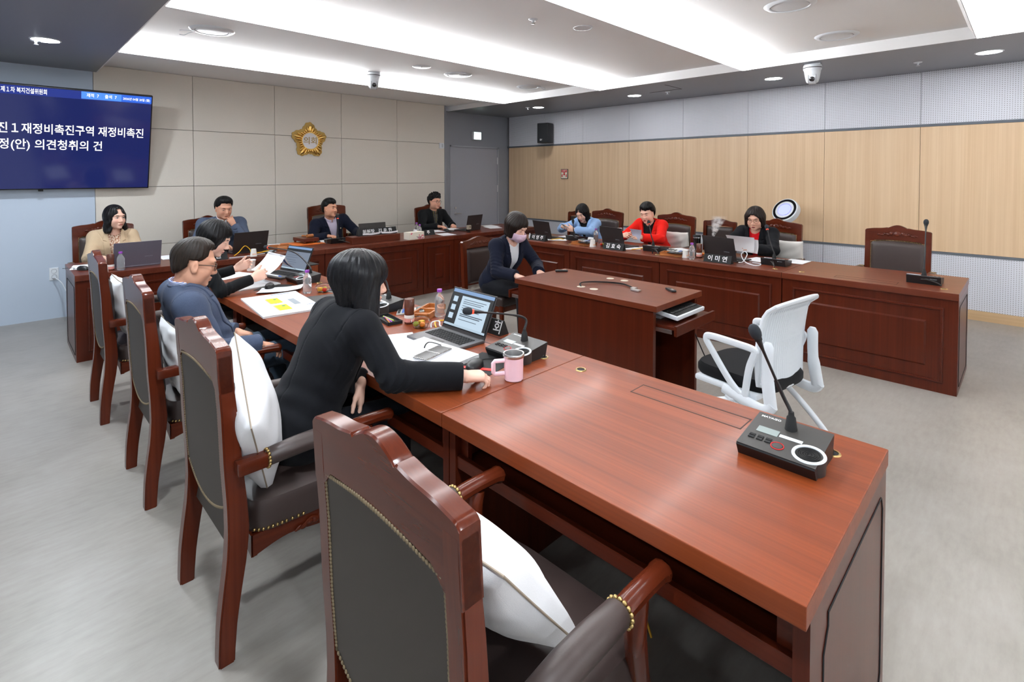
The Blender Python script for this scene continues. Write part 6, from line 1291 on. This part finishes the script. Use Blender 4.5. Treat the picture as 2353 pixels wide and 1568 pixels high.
PEOPLE.append(lambda: pp('person with dark bob and glasses in black jacket over red sweater', (6.28, 2.2), LX, dict(
    hip=(6.27, 2.20, .56), neck=(6.125, 2.195, .99), head=(6.045, 2.185, 1.115), look=(6, 13, 0), shr=(6.12, 2.385, .955), shl=(6.12, 1.995, .955), elr=(5.93, 2.46, .80), wrr=(5.72, 2.34, .83), ell=(5.88, 1.93, .795), wrl=(5.68, 2.06, .83),
    handl=((-.5, .85, .1), (.75, .35, -.35), .6, .3), handr=((-.5, -.7, .1), (.6, -.5, -.4), .6, .3), skin=SK_FG, hair=hair_bob(-.095, .118, .108, .050, .056, -.008, .0, 6, .0, .026, .008, topn=.5), hairmat=HBR, jacket=F_BLK, shirt=F_REDK, hem=-.55, vb=-.50, vw=.06, gap=.04, glasses=('gl_gold', .0016), bust=1)))
PEOPLE.append(lambda: pp('person with wavy black hair in a beige jacket and leopard blouse', (.88, 7.02), RX, dict(
    hip=(.88, 7.03, .56), neck=(.905, 6.965, 1.00), head=(.915, 6.915, 1.150), look=(26, 0, 0), shr=(.715, 6.975, .95), shl=(1.095, 6.965, .95), elr=(.685, 6.84, .74), wrr=(.72, 6.60, .785), ell=(1.12, 6.83, .74), wrl=(1.08, 6.60, .785),
    handl=((-.4, -.9, 0), (0, 0, -1), .4, .4), handr=((.4, -.9, 0), (0, 0, -1), .4, .4), shk=.80, skin=SK_F, hair=hair_bob(-.165, .112, .098, .080, .056, .004, .0, 7, .0, .024, .016, .006, topn=.7), hairmat=HB, jacket=F_BEIGE, shirt=F_LEO, hem=-.5, vb=-.45, vw=.055, gap=.05, bust=1, vox=.005)))
PEOPLE.append(lambda: pp('person in a grey blue suit resting his chin on his hand, below the beige wall', (1.92, 7.02), RX, dict(
    male=1, hip=(1.95, 7.03, .56), neck=(1.965, 6.955, 1.065), head=(1.965, 6.885, 1.205), look=(6, 14, 0), shr=(1.745, 6.965, 1.02), shl=(2.185, 6.96, 1.01), elr=(1.66, 6.80, .82), wrr=(1.84, 6.62, .79), ell=(2.16, 6.72, .80), wrl=(2.05, 6.80, .995), wide=1.08, fat=1.12,
    handl=((-.45, .05, .9), (-.3, .9, .1), 1.15, .4), handr=((.6, -.7, 0), (0, 0, -1), .5, .4), skin=SK_M2, hair=hair_short(.014, 1, .080, .004, .012, 5, 0, -.06, 1.08), hairmat=HB, jacket=F_GREYB, shirt=F_WHITE, collar=F_WHITE, hem=-.5, vb=-.36, vw=.06, vox=.005)))
PEOPLE.append(lambda: pp('person in navy jacket and lilac shirt in the tall chair below the emblem', (3.38, 7.05), RX, dict(
    male=1, hip=(3.38, 7.05, .56), neck=(3.335, 6.97, .985), head=(3.315, 6.905, 1.135), look=(24, -4, -6), shr=(3.125, 6.99, .915), shl=(3.565, 6.975, .975), elr=(3.03, 6.84, .74), wrr=(3.16, 6.63, .785), ell=(3.68, 6.85, .79), wrl=(3.60, 6.61, .785), wide=1.05, fat=1.08,
    handl=((-.3, -.9, 0), (0, 0, -1), .5, .4), handr=((.4, -.9, 0), (0, 0, -1), .6, .4), skin=SK_M, hair=hair_short(.016, -1, .076, .022, -.002, 8, 0, -.055, 1.05, .006), hairmat=HB, jacket=F_NAVY, shirt=F_LILAC, collar=F_LILAC, hem=-.5, vb=-.45, vw=.075, gap=.03, vox=.005, extra=pin)))
PEOPLE.append(lambda: pp('person with curly black hair and glasses, plaid shirt under dark jacket', (5.13, 7.03), RX, dict(
    male=1, hip=(5.13, 7.04, .56), neck=(5.115, 6.97, 1.015), head=(5.115, 6.905, 1.165), look=(6, 0, 0), shr=(4.905, 6.985, .96), shl=(5.335, 6.97, .955), elr=(4.83, 6.85, .75), wrr=(4.98, 6.63, .785), ell=(5.41, 6.83, .75), wrl=(5.26, 6.62, .785), wide=1.1, fat=1.12,
    handl=((-.4, -.9, 0), (0, 0, -1), .5, .4), handr=((.4, -.9, 0), (0, 0, -1), .5, .4), skin=SK_M3, hair=hair_short(.020, 1, .062, .006, .010, 3, 1, -.05, 1.06, .012), hairmat=HB, jacket=F_BLK2, shirt=F_PLAID, collar=F_PLAID, hem=-.5, vb=-.5, vw=.055, gap=.03, glasses=('gl_dark', .0018), vox=.005)))
MAT['gl_brown'] = plain('brown_frame', srgb(70, 48, 34), .3); MAT['gl_gold'] = plain('gold_frame', srgb(120, 92, 70), .3, .8); MAT['gl_dark'] = plain('dark_frame', srgb(50, 44, 44), .3, .5)
def pin(root, T, P, f, Tor, nk):
    lf, ll, lu, FT = f; i = np.argmin((lu + .12) ** 2 + (ll - .105) ** 2 + np.where(lf > 0, (FT - .020) ** 2, 9)); p = P.reshape(-1, 3)[i]
    M().ell((0, 0, 0), (.004, .009, .009), 12, 0, Matrix.Translation(V(p.tolist())) @ Matrix(Tor.tolist()).to_4x4()).build('lapel_pin', plain('pin_cream', srgb(236, 222, 180), .3), root)
import os as _o
for i_, f_ in enumerate(PEOPLE):
    f_()
